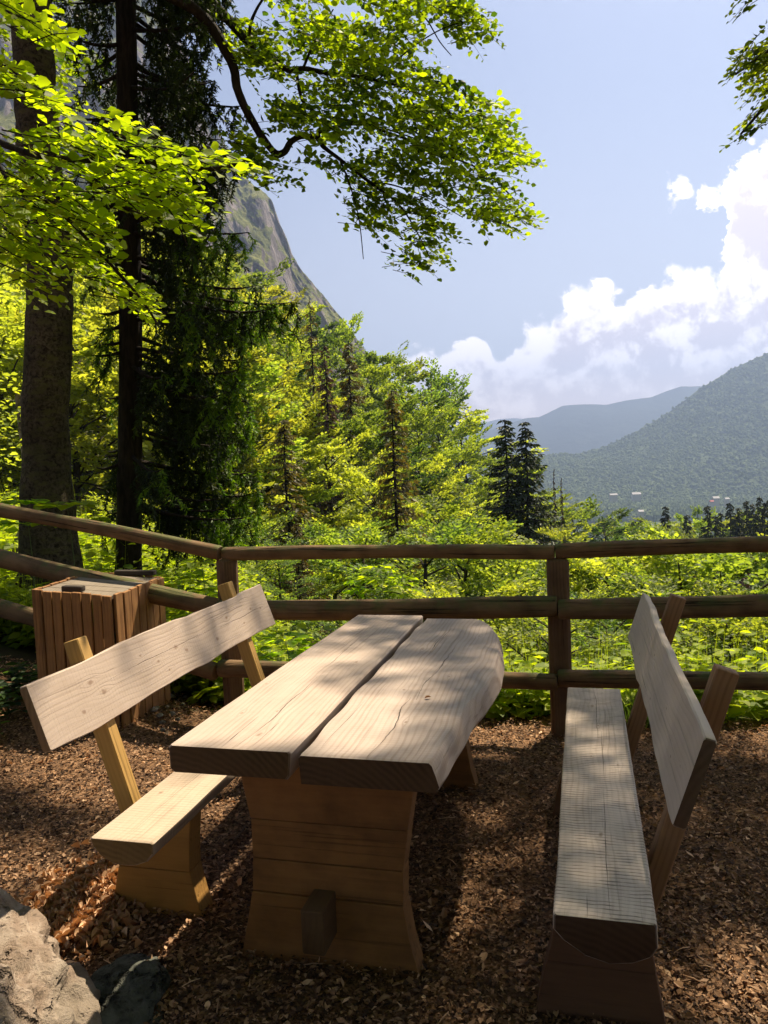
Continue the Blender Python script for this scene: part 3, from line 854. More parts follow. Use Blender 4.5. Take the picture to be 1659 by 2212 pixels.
def slat_panel(name, A, B, n, ztopA, ztopB, zbA, zbB, outward, seed):
    V = []; Fc = []; A = np.array(A); B = np.array(B); d = (B - A); L = np.linalg.norm(d); d = d / L
    o2 = np.array(outward) / np.linalg.norm(outward); w = L / n
    rr = random.Random(seed)
    for i_ in range(n):
        a0 = i_ * w + .003; a1 = (i_ + 1) * w - .003 - rr.random() * .003; tz = rr.uniform(-.006, .006); th_ = .02 + rr.uniform(-.002, .004)
        s0 = len(V)
        for (aa, oo) in ((a0, .0), (a1, .0), (a1, th_), (a0, th_)):
            p_ = A + d * aa + o2 * oo
            for kk in range(5):
                tt = kk / 4; tt_ = aa / L
                zt = ztopA + (ztopB - ztopA) * tt_ + tz; zb = zbA + (zbB - zbA) * tt_
                jx = d * rr.uniform(-.0015, .0015)
                V.append((p_[0] + jx[0] - OB[0], p_[1] + jx[1] - OB[1], zb + (zt - zb) * tt - OB[2]))
        for c0 in range(4):
            c1 = (c0 + 1) % 4
            for kk in range(4): Fc.append([s0 + c0 * 5 + kk, s0 + c1 * 5 + kk, s0 + c1 * 5 + kk + 1, s0 + c0 * 5 + kk + 1])
        Fc.append([s0 + c0 * 5 + 4 for c0 in range(4)]); Fc.append([s0 + c0 * 5 for c0 in range(4)][::-1])
    o = mesh_obj(name, V, Fc, BIN, binr, smooth_=False); fix_normals(o); add_bevel(o, .003, 1); return o


fx = N0 - L0; outF = np.array([fx[1], -fx[0]]); outF = outF * (-1 if outF[1] > 0 else 1)
sx = R0 - N0; outR = np.array([sx[1], -sx[0]]); outR = outR * (1 if outR[0] > 0 else -1)
slat_panel('side_panel', L0, N0, 8, .888, .848, .05, -.01, outF, 1)
slat_panel('side_panel', N0, R0, 7, .848, .868, -.01, .0, outR, 2)
slat_panel('side_panel', L0, B0, 7, .886, .905, .05, .05, -outR, 3)
slat_panel('side_panel', R0, B0, 8, .868, .905, .0, .05, -outF, 4)
V = []; Fc = []
for q in range(5):
    a0, a1 = q / 5 + .006, (q + 1) / 5 - .006
    for zz_ in (-.028, -.008):
        for (s_, t_) in ((.03, a0), (.97, a0), (.97, a1), (.03, a1)):
            P_ = L0 + (N0 - L0) * s_ + (B0 - L0) * t_
            zt = .888 - .04 * s_ + .018 * t_
            V.append((P_[0] - OB[0], P_[1] - OB[1], zt + zz_ - OB[2]))
    b0 = q * 8
    Fc += [[b0 + 4, b0 + 5, b0 + 6, b0 + 7], [b0 + 3, b0 + 2, b0 + 1, b0]] + [[b0 + i_, b0 + (i_ + 1) % 4, b0 + 4 + (i_ + 1) % 4, b0 + 4 + i_] for i_ in range(4)]
o = mesh_obj('lid', V, Fc, BINLID, binr, smooth_=False); fix_normals(o)
for (s_, t_, ln) in ((.45, .08, .065), (.62, 1.03, .14)):
    P_ = L0 + (N0 - L0) * s_ + (B0 - L0) * t_; dd = (N0 - L0) / np.linalg.norm(N0 - L0) * ln
    zt = .888 - .04 * s_ + .018 * t_
    a_ = Vector((P_[0] - dd[0] - OB[0], P_[1] - dd[1] - OB[1], zt + .012 - OB[2] + .003)); b2 = Vector((P_[0] + dd[0] - OB[0], P_[1] + dd[1] - OB[1], zt + .012 - OB[2] - .002))
    box_between('cleat', a_, b2, .05, .032, BINDARK, binr, wdir=(0, 1, 0))

# ------------------------------------------------------------------ rocks
def rock(name, c_, r, mat, seed, label, cat='rock', sub=5, rough=.35, group=None, shape=None):
    bm = bmesh.new(); bmesh.ops.create_icosphere(bm, subdivisions=sub, radius=1)
    V = np.array([v.co[:] for v in bm.verts]); F_ = [[v.index for v in f_.verts] for f_ in bm.faces]; bm.free()
    d = 1 + rough * 1.6 * fbm(V, 1.1, 3, seed) + rough * .7 * fbm(V, 4, 4, seed + 3) + rough * .12 * fbm(V, 16, 3, seed + 5)
    if sub > 3:
        d = np.minimum(d, 1.06 + .14 * fbm(V, 2.6, 3, seed + 8))
        rg = 1 - np.abs(fbm(V, 3.2, 4, seed + 11)) * 3.2
        d = d - .10 * np.clip(rg, 0, 1) ** 4 - .05 * np.clip(fbm(V, 11, 2, seed + 13) * 4 - .9, 0, 1)
    V = V * d[:, None] * np.array(r)
    if shape: V = shape(V)
    o = mesh_obj(name, V, F_, mat); o.location = c_
    tag(o, label, cat, group); return o


_b = rock('boulder', (-1.24, 1.93, .0), (.39, .68, .37), ROCK, 21, 'large pale pitted boulder at the bottom left corner', rough=.6, sub=6); _b.rotation_euler = (.1, .12, .72)
rock('boulder', (-.83, 2.13, -.02), (.16, .24, .11), ROCK_DARK, 33, 'low dark mossy stone between the pale boulder and the table', rough=.35)
pb = rock('pebble', (0, 0, 0), (.022, .018, .012), PEBBLE, 3, 'small pale grey pebble on the litter beside the bin', 'pebble', 2, .25, 'pebbles beside the bin')
k_ = 0
for (u, v, s_) in ((333, 1552, 1.3), (345, 1560, 1.1), (372, 1553, 1.1), (352, 1570, .9), (384, 1560, .8), (368, 1520, 1.2), (375, 1517, .8), (395, 1530, .8), (362, 1540, .7), (341, 1545, .8), (400, 1508, .7), (352, 1584, .8)):
    o = pb if k_ == 0 else pb.copy()
    if k_: COL.objects.link(o)
    P_ = atz(u, v, .015); o.location = (P_[0], P_[1], .018 * s_ + float(g(P_[0], P_[1]))); o.scale = (s_, s_ * random.uniform(.8, 1.2), s_); o.rotation_euler = (0, 0, random.random() * 6); k_ += 1

# ------------------------------------------------------------------ litter of chips and leaves
n = 130000
u_ = RNG.random(n); yy_ = 1.3 + 4.0 * u_ ** 1.25
xx_ = (RNG.random(n) * 2 - 1) * (yy_ * .56 + .35)
keep = (yy_ < np.where(xx_ > -.9, 4.62 - .17 * xx_, 5.6)) & (np.abs(fbm(np.stack([xx_, yy_, xx_ * 0], -1), .9, 3, 5)) < 1.6)
xx_, yy_ = xx_[keep], yy_[keep]; n = len(xx_)
P = np.stack([xx_, yy_, g(xx_, yy_) + fbm(np.stack([xx_, yy_, xx_ * 0], -1), 3.0, 3) * .035 + RNG.random(n) * .022 + .001], -1)
D = unit(np.stack([RNG.normal(0, 1, n), RNG.normal(0, 1, n), RNG.normal(.03, .22, n)], -1))
N = unit(np.stack([RNG.normal(0, .27, n), RNG.normal(0, .27, n), np.ones(n)], -1))
sz = .008 + .019 * RNG.random(n) ** 2
big_ = RNG.random(n) < .009; sz = np.where(big_, .026 + .018 * RNG.random(n), sz)
lb = Buf(); tt = np.clip(RNG.normal(.42, .2, n), 0, 1); tt = np.where(big_, np.clip(tt + .2, 0, 1), tt)
h_ = RNG.random(n) < .5
leaves(lb, P[h_], D[h_], N[h_], sz[h_], .7, .45, tint=tt[h_])
blades(lb, P[~h_], D[~h_], N[~h_], sz[~h_] * 1.3, sz[~h_] * .45, tint=tt[~h_])
tag(lb.build('leaf_litter', CHIP, smooth_=False), 'brown carpet of dry leaves and wood chips covering the clearing', 'leaf litter', kind='stuff')
tb = Buf()
for _ in range(260):
    y = 2.0 + 2.6 * random.random(); x = random.uniform(-.58, .58) * y; a_ = random.random() * 6.28; L = random.uniform(.02, .07)
    z = float(g(x, y)) + .03; d_ = np.array([math.cos(a_) * L, math.sin(a_) * L, random.uniform(-.01, .01)]); P_ = np.array([x, y, z])
    tube(tb, [P_, P_ + d_ * .5 + np.array([0, 0, .004]), P_ + d_], [.0018, .0022, .001], 4, tint=random.uniform(.3, 1))
tag(tb.build('fallen_twigs', CHIP), 'fine dry twigs scattered over the leaf litter', 'twigs', kind='stuff')
# the heap of curled dry leaves by the left bench
n = 2600; c0 = atz(205, 1930, .03)
rr_ = RNG.normal(0, 1, (n, 2)) * np.array([.11, .13]); hz_ = .09 * np.exp(-(rr_ ** 2).sum(1) / .02) * RNG.random(n) ** .5
P = np.stack([c0[0] + rr_[:, 0], c0[1] + rr_[:, 1], hz_ + .015], -1)
lb = Buf(); leaves(lb, P, rnd_dirs(n) * np.array([1, 1, .6]), rnd_dirs(n) * .8 + np.array([0, 0, 1]), (.018 + .026 * RNG.random(n)), .5, .9, tint=np.clip(RNG.normal(.72, .15, n), 0, 1))
tag(lb.build('leaf_heap', CHIP), 'heap of curled dry orange leaves beside the left bench leg', 'leaf heap', kind='stuff')
STICK = barkmat('stick', (.22, .15, .10), (.08, .05, .035))
for (a_, b_, lab) in (((497, 1828), (530, 1785), 'thin pale twig on the ground between left bench and table'),
                      ((1168, 1608), (1204, 1612), 'short dark stick at the foot of the middle fence post')):
    tb = Buf(); A = atz(*a_, .02); B = atz(*b_, .02); tube(tb, [A, (A + B) / 2 + np.array([.01, .01, .005]), B], [.005, .006, .004], 6, wob=.1)
    tag(tb.build('stick', STICK), lab, 'stick')

# ------------------------------------------------------------------ prototypes of the wood beyond
def broadleaf(name, seed, H=10., R=3.6, mat=None, limbs=30, spl=13, nl=22, leaf=.20, asc=.75, parent=None, low=.12):
    global RNG
    RNG = np.random.default_rng(seed)
    root = empty(name)
    tb = Buf(); lb = Buf()
    lean = RNG.normal(0, .25, 2)
    zz_ = np.linspace(0, H * .93, 9)
    path = np.stack([lean[0] * (zz_ / H) ** 1.5 + .12 * np.sin(zz_ + seed), lean[1] * (zz_ / H) ** 1.5, zz_], -1)
    tube(tb, path, .17 * (1 - zz_ / H) ** .8 + .015, 7)
    for i_ in range(limbs):
        h = low + (.95 - low) * ((i_ + RNG.random()) / limbs); z0 = h * H
        az = i_ * 2.4 + RNG.normal(0, .4)
        prof = math.sin(min(1, (h - low * .5) / .42) * math.pi / 2) * (1 - max(0, h - .4) / .62) ** .75
        r = R * prof * RNG.uniform(.65, 1.15) + .3
        p0 = np.array([np.interp(z0, zz_, path[:, 0]), np.interp(z0, zz_, path[:, 1]), z0])
        el_ = asc * RNG.uniform(.5, 1.25) * (.55 + .7 * h)
        d = np.array([math.cos(az) * math.cos(el_), math.sin(az) * math.cos(el_), math.sin(el_)])
        L = r / max(.35, math.cos(el_)); L = min(L, R * 1.5)
        q = np.linspace(0, 1, 5)[:, None]; lp = p0 + d * L * q; lp[:, 2] += (q[:, 0] ** 2) * L * -.10
        tube(tb, lp, .05 * (1 - q[:, 0]) ** .8 * (1 - h * .5) + .008, 4)
        s_ = spl
        tq = .22 + .8 * RNG.random(s_) ** .8
        P0 = p0 + d * L * tq[:, None]; P0[:, 2] -= .10 * L * tq ** 2
        sd = RNG.choice([-1, 1], s_)
        perp = np.array([-math.sin(az), math.cos(az), 0])
        Dd = d * (.9 + .3 * RNG.random((s_, 1))) + perp * (sd * RNG.uniform(.1, 1.0, s_) * (1.2 - tq))[:, None] + RNG.normal(0, .15, (s_, 3)); Dd[:, 2] *= .8
        Nn = np.tile(np.array([0, 0, 1.]), (s_, 1)) + RNG.normal(0, .25, (s_, 3)) - d * .15
        sprays(lb, P0, Dd, Nn, L=(.75 + .75 * RNG.random(s_)) * (1.2 - .4 * tq), nl=nl, size=leaf, spread=.34, droop=.12, jit=.75, wr=.7)
    tb.build('trunk', BARK_FAR, root); lb.build('crown', mat, root)
    return root


def conifer(name, seed, H=10., R=1.8, mat=NEEDLE_FAR, whorls=34, per=6, dens=1.0, low=.05, droop=.35, bare=0.0, twin=False):
    global RNG
    RNG = np.random.default_rng(seed)
    root = empty(name); tb = Buf(); lb = Buf()
    for tw in range(2 if twin else 1):
        ox = (-.38 if tw == 0 else .38) if twin else 0; Ht = H * (1 if tw == 0 else .985)
        zz_ = np.linspace(0, Ht, 8)
        tube(tb, np.stack([ox + .04 * np.sin(zz_), 0 * zz_, zz_], -1), .11 * (1 - zz_ / Ht) + .012, 7)
        for w in range(whorls):
            h = low + (1 - low) * (w + .5) / whorls; z0 = h * Ht
            for b in range(per):
                if RNG.random() < bare: continue
                az = RNG.random() * 2 * math.pi; z0 = (h + RNG.uniform(-.6, .6) / whorls) * Ht
                r = R * (1 - h) ** .82 * RNG.uniform(.55, 1.15) + .12
                d = np.array([math.cos(az), math.sin(az), 0])
                q = np.linspace(0, 1, 4); lp = np.array([ox, 0, z0]) + d * (r * q)[:, None]
                lp[:, 2] += r * (-droop * q + droop * .75 * q ** 2.5)
                tube(tb, lp, .022 * (1 - q) + .006, 3)
                m_ = int((10 + 16 * r) * dens); tq = RNG.random(m_) ** .7
                P0 = np.array([ox, 0, z0]) + d * (r * tq)[:, None]; P0[:, 2] += r * (-droop * tq + droop * .75 * tq ** 2.5)
                perp = np.array([-d[1], d[0], 0]); sd = RNG.choice([-1, 1], m_)
                Dd = d * .5 + perp * (sd * RNG.uniform(.2, .9, m_))[:, None] + np.array([0, 0, -1.]) * RNG.uniform(.2, 1.0, (m_, 1))
                Lb = (.16 + .22 * RNG.random(m_)) * (1 - .3 * h)
                blades(lb, P0, Dd, rnd_dirs(m_), Lb, Lb * .34)
    tb.build('trunk', BARK_DARK, root); lb.build('crown', mat, root)
    return root


PROTO = []
specs = [('yellow', 0, 101, 3.4, .75), ('yellow', 0, 102, 4.2, .6), ('lime', 1, 103, 3.6, .8), ('lime', 1, 104, 4.4, .62), ('mid', 2, 105, 3.8, .7), ('deep', 3, 106, 3.9, .6), ('mid', 2, 107, 3.0, .95)]
for nm, mi, sd, R, asc in specs:
    PROTO.append([broadleaf('deciduous_tree', sd, R=R, mat=LEAF_WOOD[mi], asc=asc), False, nm])
FINE = [[broadleaf('young_tree', 121, R=3.6, mat=LEAF_WOOD[1], limbs=34, spl=15, nl=26, leaf=.13, asc=.7), False, 'lime'],
        [broadleaf('young_tree', 122, R=4.0, mat=LEAF_WOOD[2], limbs=34, spl=15, nl=26, leaf=.13, asc=.55), False, 'mid'],
        [broadleaf('young_tree', 123, R=3.8, mat=LEAF_WOOD[0], limbs=34, spl=15, nl=26, leaf=.13, asc=.6), False, 'yellow']]
CON = {'far': [conifer('spruce_tree', 201, R=1.45, droop=.25), False], 'slim': [conifer('spruce_tree', 202, R=1.15, droop=.3), False],
       'olive': [conifer('spruce_tree', 203, R=1.7, mat=NEEDLE_OLIVE, whorls=38, dens=.8, droop=.3, bare=.1), False],
       'brown': [conifer('dead_spruce', 204, R=1.4, mat=NEEDLE_BROWN, dens=.9, droop=.35, bare=.15), False],
       'sparse': [conifer('spruce_tree', 205, R=1.2, mat=NEEDLE_OLIVE, dens=.35, whorls=30, droop=.2, bare=.2), False],
       'twin': [conifer('twin_spruce', 206, R=2.3, mat=NEEDLE_FAR, dens=.9, whorls=44, per=7, droop=.3, bare=.08, twin=True), False],
       'broad': [conifer('spruce_tree', 207, R=2.4, mat=NEEDLE_OLIVE, dens=1.2, droop=.6), False]}
RNG = np.random.default_rng(77); random.seed(5)
HTS = []


def place(rec, u, vtop, Y, label, cat, group=None, wide=1.0, minh=2.5, maxh=34, h=None):
    root = rec[0]
    if rec[1]: root = copy_tree(rec[0])
    rec[1] = True
    P_ = atd(u, vtop, Y); zb = float(g(P_[0], Y)); H = P_[2] - zb
    HTS.append((round(u), Y, round(H, 1)))
    H = min(max(H, minh), maxh)
    root.location = (P_[0], Y, zb - .15 if H < maxh else P_[2] - H)
    s_ = H / 10
    root.scale = (s_ * wide, s_ * wide, s_); root.rotation_euler = (0, 0, random.random() * 6.28)
    tag(root, label, cat, group); return root


SIL = [(-200, 330), (0, 380), (300, 470), (480, 560), (560, 635), (600, 652), (650, 680), (700, 700), (760, 738), (800, 750), (870, 812), (930, 845), (960, 860), (1040, 900), (1060, 955), (1100, 1010), (1170, 1050), (1250, 1095), (1340, 1145), (1450, 1180), (1700, 1190)]
su, sv = zip(*SIL)
def BESIDE(u):
    for lim, txt in ((60, 'left of the beech trunk'), (170, 'behind the beech trunk'), (340, 'behind the spruce trunk'), (560, 'behind the hanging spruce branches'), (700, 'near the half-bare spruce'),
                     (880, 'near the slender olive spruce'), (1060, 'left of the twin spruce'), (1180, 'by the twin spruce'), (1300, 'right of the twin spruce'), (9999, 'under the far mountain')):
        if u < lim: return txt


DESC = {'yellow': 'sunlit yellow-green', 'lime': 'light green', 'mid': 'mid green', 'deep': 'dark green'}
WHERE = {130: 'on the hillside crest', 92: 'high on the hillside', 62: 'halfway down the hillside', 42: 'low on the slope', 27: 'beyond the fence', 17: 'just below the fence'}
for Y, dv, sp_, wd in ((130, 0, 52, 1.0), (92, 75, 58, .95), (62, 165, 62, 1.0), (42, 265, 74, 1.0)):
    u = -120 + random.random() * 40
    while u < (1400 if Y > 50 else 1760):
        v = np.interp(u, su, sv) + dv + random.uniform(-28, 34)
        if u > 1250: v = min(v, 1260 + dv * .3) if Y > 50 else v
        rec = random.choices(PROTO, [3, 3, 3, 3, 2.2, 1.6, 1.5])[0]
        if u < 560: rec = random.choices(PROTO, [5, 5, 3, 3, .8, .4, .5])[0]
        if Y == 130: v = max(v, np.interp(u, su, sv) - 6)
        place(rec, u, v, Y + random.uniform(-8, 8) * Y / 100, '%s tree %s %s' % (DESC[rec[2]], BESIDE(u), WHERE[Y]), 'tree', '%s trees %s' % (rec[2], WHERE[Y]), wide=wd * random.uniform(.9, 1.3), minh=7)
        u += sp_ * random.uniform(.75, 1.25)
for Y, vt, sp_ in ((27, 1175, 95), (17, 1290, 130)):
    u = -60 if Y == 27 else 500
    while u < 1800:
        v = vt + random.uniform(-45, 45) + max(0, (u - 900)) * .06 - max(0, 700 - u) * .12
        rec = random.choice(FINE)
        if Y == 17 and 840 < u < 1000: v += 60
        place(rec, u, v, Y + random.uniform(-2, 2), '%s young tree %s %s' % (DESC[rec[2]], BESIDE(u), WHERE[Y]), 'young tree', '%s young trees %s' % (rec[2], WHERE[Y]), wide=random.uniform(1.1, 1.5), minh=2.5)
        u += sp_ * random.uniform(.75, 1.3)
# conifers that stand out of the wood
place(CON['sparse'], 668, 640, 60, 'thin half-bare spruce rising in front of the rocky peak', 'spruce', wide=.75)
place(CON['brown'], 700, 742, 54, 'dead brown spruce below the thin half-bare spruce', 'dead spruce', wide=.8)
place(CON['broad'], 752, 736, 66, 'dark drooping spruce left of the hillside crest top', 'spruce', wide=.85)
place(CON['olive'], 845, 838, 36, 'tall slender olive spruce with a dark trunk mid-slope', 'spruce', wide=.95)
place(CON['sparse'], 931, 818, 110, 'bare thin spire tip above the leafy crest', 'spruce', wide=.25)
place(CON['twin'], 1112, 902, 56, 'dark twin-trunked spruce standing against the distant ridge', 'spruce', wide=1.1)
place(CON['olive'], 612, 900, 34, 'olive spruce behind the drooping branches of the near spruce', 'spruce', wide=1.1)
place(CON['olive'], 640, 1120, 24, 'small olive spruce behind the top rail near the corner post', 'spruce', wide=1.0)
place(CON['olive'], 1050, 1185, 30, 'small olive spruce right of the table behind the rail', 'spruce', wide=.9)
place(CON['brown'], 1196, 1010, 105, 'bare grey spire beside the twin-trunked spruce', 'spruce', wide=.25)
place(CON['brown'], 1212, 1030, 105, 'second bare spire beside the twin-trunked spruce', 'spruce', wide=.25)
for (u, v, Y, k) in ((1535, 1190, 62, 'brown'), (1590, 1175, 66, 'brown'), (1640, 1170, 60, 'brown'), (1490, 1215, 64, 'olive'), (1615, 1180, 72, 'slim'), (1665, 1160, 70, 'slim'), (1560, 1180, 75, 'slim')):
    place(CON[k], u, v, Y, 'brownish spruce behind the right-hand fence rails', 'spruce', 'spruces behind the right fence rails', wide=1.3)
for u, v in ((1437, 1100), (1484, 1118), (1528, 1096), (1556, 1112), (1577, 1090), (1597, 1102), (1612, 1086), (1626, 1094), (1640, 1078), (1652, 1090), (1664, 1082), (1690, 1080), (1384, 1128), (1368, 1130), (1545, 1120), (1588, 1120), (1633, 1115)):
    place(CON[random.choice(['far', 'slim'])], u, v - 8, 150 + random.uniform(-8, 8), 'dark spruce in the row on the far right below the valley', 'spruce', 'dark spruces in the far row', wide=random.uniform(.75, .95))
for u in np.arange(1330, 1760, 30):
    rec = PROTO[random.choice([0, 1, 2, 3])]
    place(rec, u + random.uniform(-8, 8), 1142 - max(0, u - 1350) * .07 + random.uniform(-8, 12), 205 + random.uniform(-8, 8), 'pale green leafy tree among the far row of spruces', 'tree', 'leafy trees in the far row', wide=1.0)
for u in np.arange(1330, 1780, 42):
    rec = PROTO[random.choice([0, 1, 1, 3, 4])]
    place(rec, u + random.uniform(-8, 8), 1175 + random.uniform(-14, 20), 120 + random.uniform(-12, 12), 'light leafy tree behind the top rail on the right', 'tree', 'leafy trees behind the right top rail', wide=.9)

for (x, y, hh) in ((-4.2, -2.8, 11), (-1.2, -4.6, 13), (1.8, -3.8, 12), (4.8, -3.2, 12), (.2, -8.5, 15), (-5.2, -7, 14)):  # unseen trees added to cut the sky light from behind
    r = copy_tree(FINE[random.choice([0, 1])][0]); r.location = (x, y, -.1); r.scale = (hh / 10,) * 3; r.rotation_euler = (0, 0, random.random() * 6)
    tag(r, 'leafy tree of the wood behind the viewpoint', 'tree', 'added shade trees behind the viewpoint')

# far woods of the valley and mountain foot: one mass of small rounded crowns
def blob_field(name, X, Y, Z, r, h, mat, label):
    n = len(X); k = 6
    an = np.linspace(0, 2 * np.pi, k, endpoint=False)
    ring1 = np.stack([np.cos(an), np.sin(an), 0 * an + .25], -1); ring2 = np.stack([np.cos(an + .5) * .62, np.sin(an + .5) * .62, 0 * an + .75], -1)
    base = np.concatenate([ring1, ring2, [[0, 0, 1.0]], ])
    V = base[None] * np.stack([r, r, h], -1)[:, None]; V = V + RNG.normal(0, .12, V.shape) * r[:, None, None]
    V = V + np.stack([X, Y, Z], -1)[:, None]
    b = np.arange(n)[:, None] * len(base); fs = []
    for q in range(k): fs.append(b + np.array([q, (q + 1) % k, k + (q + 1) % k, k + q]))
    for q in range(0, k, 2): fs.append(b + np.array([2 * k, k + q, k + (q + 1) % k, k + (q + 2) % k]))
    o = mesh_obj(name, V.reshape(-1, 3), np.concatenate(fs), mat, None, {'tint': np.repeat(RNG.random(n), len(base))}, False)
    tag(o, label, 'forest', kind='stuff'); return o


m, t = material('far_wood'); FARW = m
a = t.node('ShaderNodeAttribute', attribute_name='tint', out=2)
pbsdf(t, t.mix(a, (.09, .125, .06), (.17, .21, .085)), .95, None, .05)
n = 34000
Y = 420 + 2200 * RNG.random(n) ** .9; X = Y * RNG.uniform(.02, .66, n); Z = g(X, Y)
clear = vnoise(np.stack([X, Y, X * 0], -1), .006, 3) < .80
X, Y, Z = X[clear], Y[clear], Z[clear]; n = len(X)
blob_field('valley_forest', X, Y, Z - 1, RNG.uniform(5, 10, n), RNG.uniform(10, 24, n), FARW, 'hazy forest covering the valley floor below the mountain')
VF = VR[:, :150].reshape(-1, 3); n = 30000
w_ = VR.shape[0]; ii = (RNG.random(n) * (w_ * .55)).astype(int); jj = (RNG.random(n) ** .9 * 149).astype(int)
Pm = VR[ii, jj] + np.stack([RNG.uniform(-8, 8, n), RNG.uniform(-6, 6, n), np.full(n, -4.)], -1)
blob_field('mountainside_forest', Pm[:, 0], Pm[:, 1], Pm[:, 2], RNG.uniform(5, 9, n), RNG.uniform(7, 14, n), FARW, 'hazy blue-green forest on the slope of the right mountain')

# valley houses
HW, t = material('house_wall'); pbsdf(t, (.45, .43, .40), .8)
HR, t = material('house_roof'); pbsdf(t, (.40, .38, .38), .7)
HR2, t = material('house_roof_red'); pbsdf(t, (.45, .12, .09), .8)
HG, t = material('house_window'); pbsdf(t, (.05, .06, .08), .3)


def house(u, v, Y, w, d, h, rm, label):
    P_ = atd(u, v, Y); w *= .8; h *= .75; r = empty('house', (P_[0], P_[1], P_[2] - 2)); tag(r, label, 'house')
    def bx(x0, x1, y0, y1, z0, z1): return [(x0, y0, z0), (x1, y0, z0), (x1, y1, z0), (x0, y1, z0), (x0, y0, z1), (x1, y0, z1), (x1, y1, z1), (x0, y1, z1)]
    F6 = [[3, 2, 1, 0], [4, 5, 6, 7], [0, 1, 5, 4], [1, 2, 6, 5], [2, 3, 7, 6], [3, 0, 4, 7]]
    mesh_obj('wall', bx(-w / 2, w / 2, -d / 2, d / 2, -14, h), F6, HW, r, smooth_=False)
    rh = d * .38
    V = [(-w / 2 - .6, -d / 2 - .8, h), (w / 2 + .6, -d / 2 - .8, h), (w / 2 + .6, d / 2 + .8, h), (-w / 2 - .6, d / 2 + .8, h), (-w / 2 - .6, 0, h + rh), (w / 2 + .6, 0, h + rh)]
    mesh_obj('roof', V, [[0, 1, 5, 4], [2, 3, 4, 5], [0, 4, 3], [1, 2, 5], [3, 2, 1, 0]], rm, r, smooth_=False)
    for q in range(3):
        x = -w * .3 + q * w * .3; mesh_obj('window', bx(x - .7, x + .7, -d / 2 - .1, -d / 2 + .1, h * .35, h * .7), F6, HG, r, smooth_=False)


house(1374, 1069, 2050, 28, 14, 5, HR, 'long pale-roofed building left of centre in the valley woods')
house(1325, 1070, 2000, 24, 10, 4, HR, 'low pale building leftmost in the valley woods')
house(1546, 1079, 1850, 18, 12, 7, HR, 'white house with red outbuilding beside it in the valley')
house(1537, 1085, 1830, 10, 9, 5, HR2, 'small red-roofed house below the white valley house')
house(1570, 1080, 1860, 12, 9, 6, HR, 'small white house right of the red-roofed valley house')
house(1384, 1106, 1500, 12, 9, 4, HR, 'small pale farmhouse lowest in the valley')

# ------------------------------------------------------------------ the near trees
# ---- beech on the left: trunk, limbs and leafy branches
beech = empty('beech_tree', (-2.85, 7.0, .1)); bpy.context.view_layer.update()
tag(beech, 'old beech with thick mossy trunk behind the fence at far left', 'tree')
BO = np.array([-2.85, 7.0, .1])


class OBuf(Buf):
    def __init__(s, o): super().__init__(); s.o = np.array(o)

    def build(s, *a, **k):
        s.v = [v - s.o for v in s.v]; return super().build(*a, **k)


tb = OBuf(BO); YT = 7.0
cl = [(112, 1290, .31), (110, 1215, .265), (105, 1100, .235), (100, 1000, .205), (98, 900, .20), (104, 780, .20), (108, 640, .195), (105, 560, .185), (95, 430, .18), (82, 320, .18), (76, 200, .175), (70, 60, .17), (62, -80, .16), (66, -260, .14), (80, -480, .12), (95, -750, .08)]
pts = [atd(u, v, YT) for u, v, r in cl]; rad = [r for _, _, r in cl]
pts = np.array(pts); tq = np.linspace(0, len(pts) - 1, 60)
pts2 = np.stack([np.interp(tq, range(len(pts)), pts[:, c_]) for c_ in range(3)], -1); rad2 = np.interp(tq, range(len(pts)), rad)
pts2[:, :2] += .006 * RNG.normal(0, 1, (60, 2))
tube(tb, pts2, rad2, 22, wob=.012)
for a_ in np.linspace(0, 6.28, 7)[:-1]:  # root flare
    b0 = pts2[0]; tube(tb, [b0 + np.array([0, 0, .28]) + .18 * np.array([math.cos(a_), math.sin(a_), 0]), b0 + np.array([math.cos(a_) * .26, math.sin(a_) * .26, .0]), b0 + np.array([math.cos(a_) * .36, math.sin(a_) * .36, -.25])], [.07, .05, .02], 8)
tb.build('trunk', BARK_BEECH, beech)
limb = OBuf(BO)


def limb_px(buf, pts, rad, n=7, sub=5):
    P_ = np.array([atd(u, v, Y) for u, v, Y in pts]); k = len(P_)
    q = np.linspace(0, k - 1, (k - 1) * sub + 1)
    # Catmull-Rom through the points
    out = []
    for s_ in q:
        i_ = min(int(s_), k - 2); f_ = s_ - i_
        p0, p1, p2, p3 = P_[max(i_ - 1, 0)], P_[i_], P_[i_ + 1], P_[min(i_ + 2, k - 1)]
        out.append(.5 * ((2 * p1) + (-p0 + p2) * f_ + (2 * p0 - 5 * p1 + 4 * p2 - p3) * f_ ** 2 + (-p0 + 3 * p1 - 3 * p2 + p3) * f_ ** 3))
    r = np.interp(q, range(k), np.broadcast_to(rad, (k,)) if np.ndim(rad) else np.linspace(rad, rad * .4, k))
    tube(buf, np.array(out), r, n, wob=.05); return np.array(out)


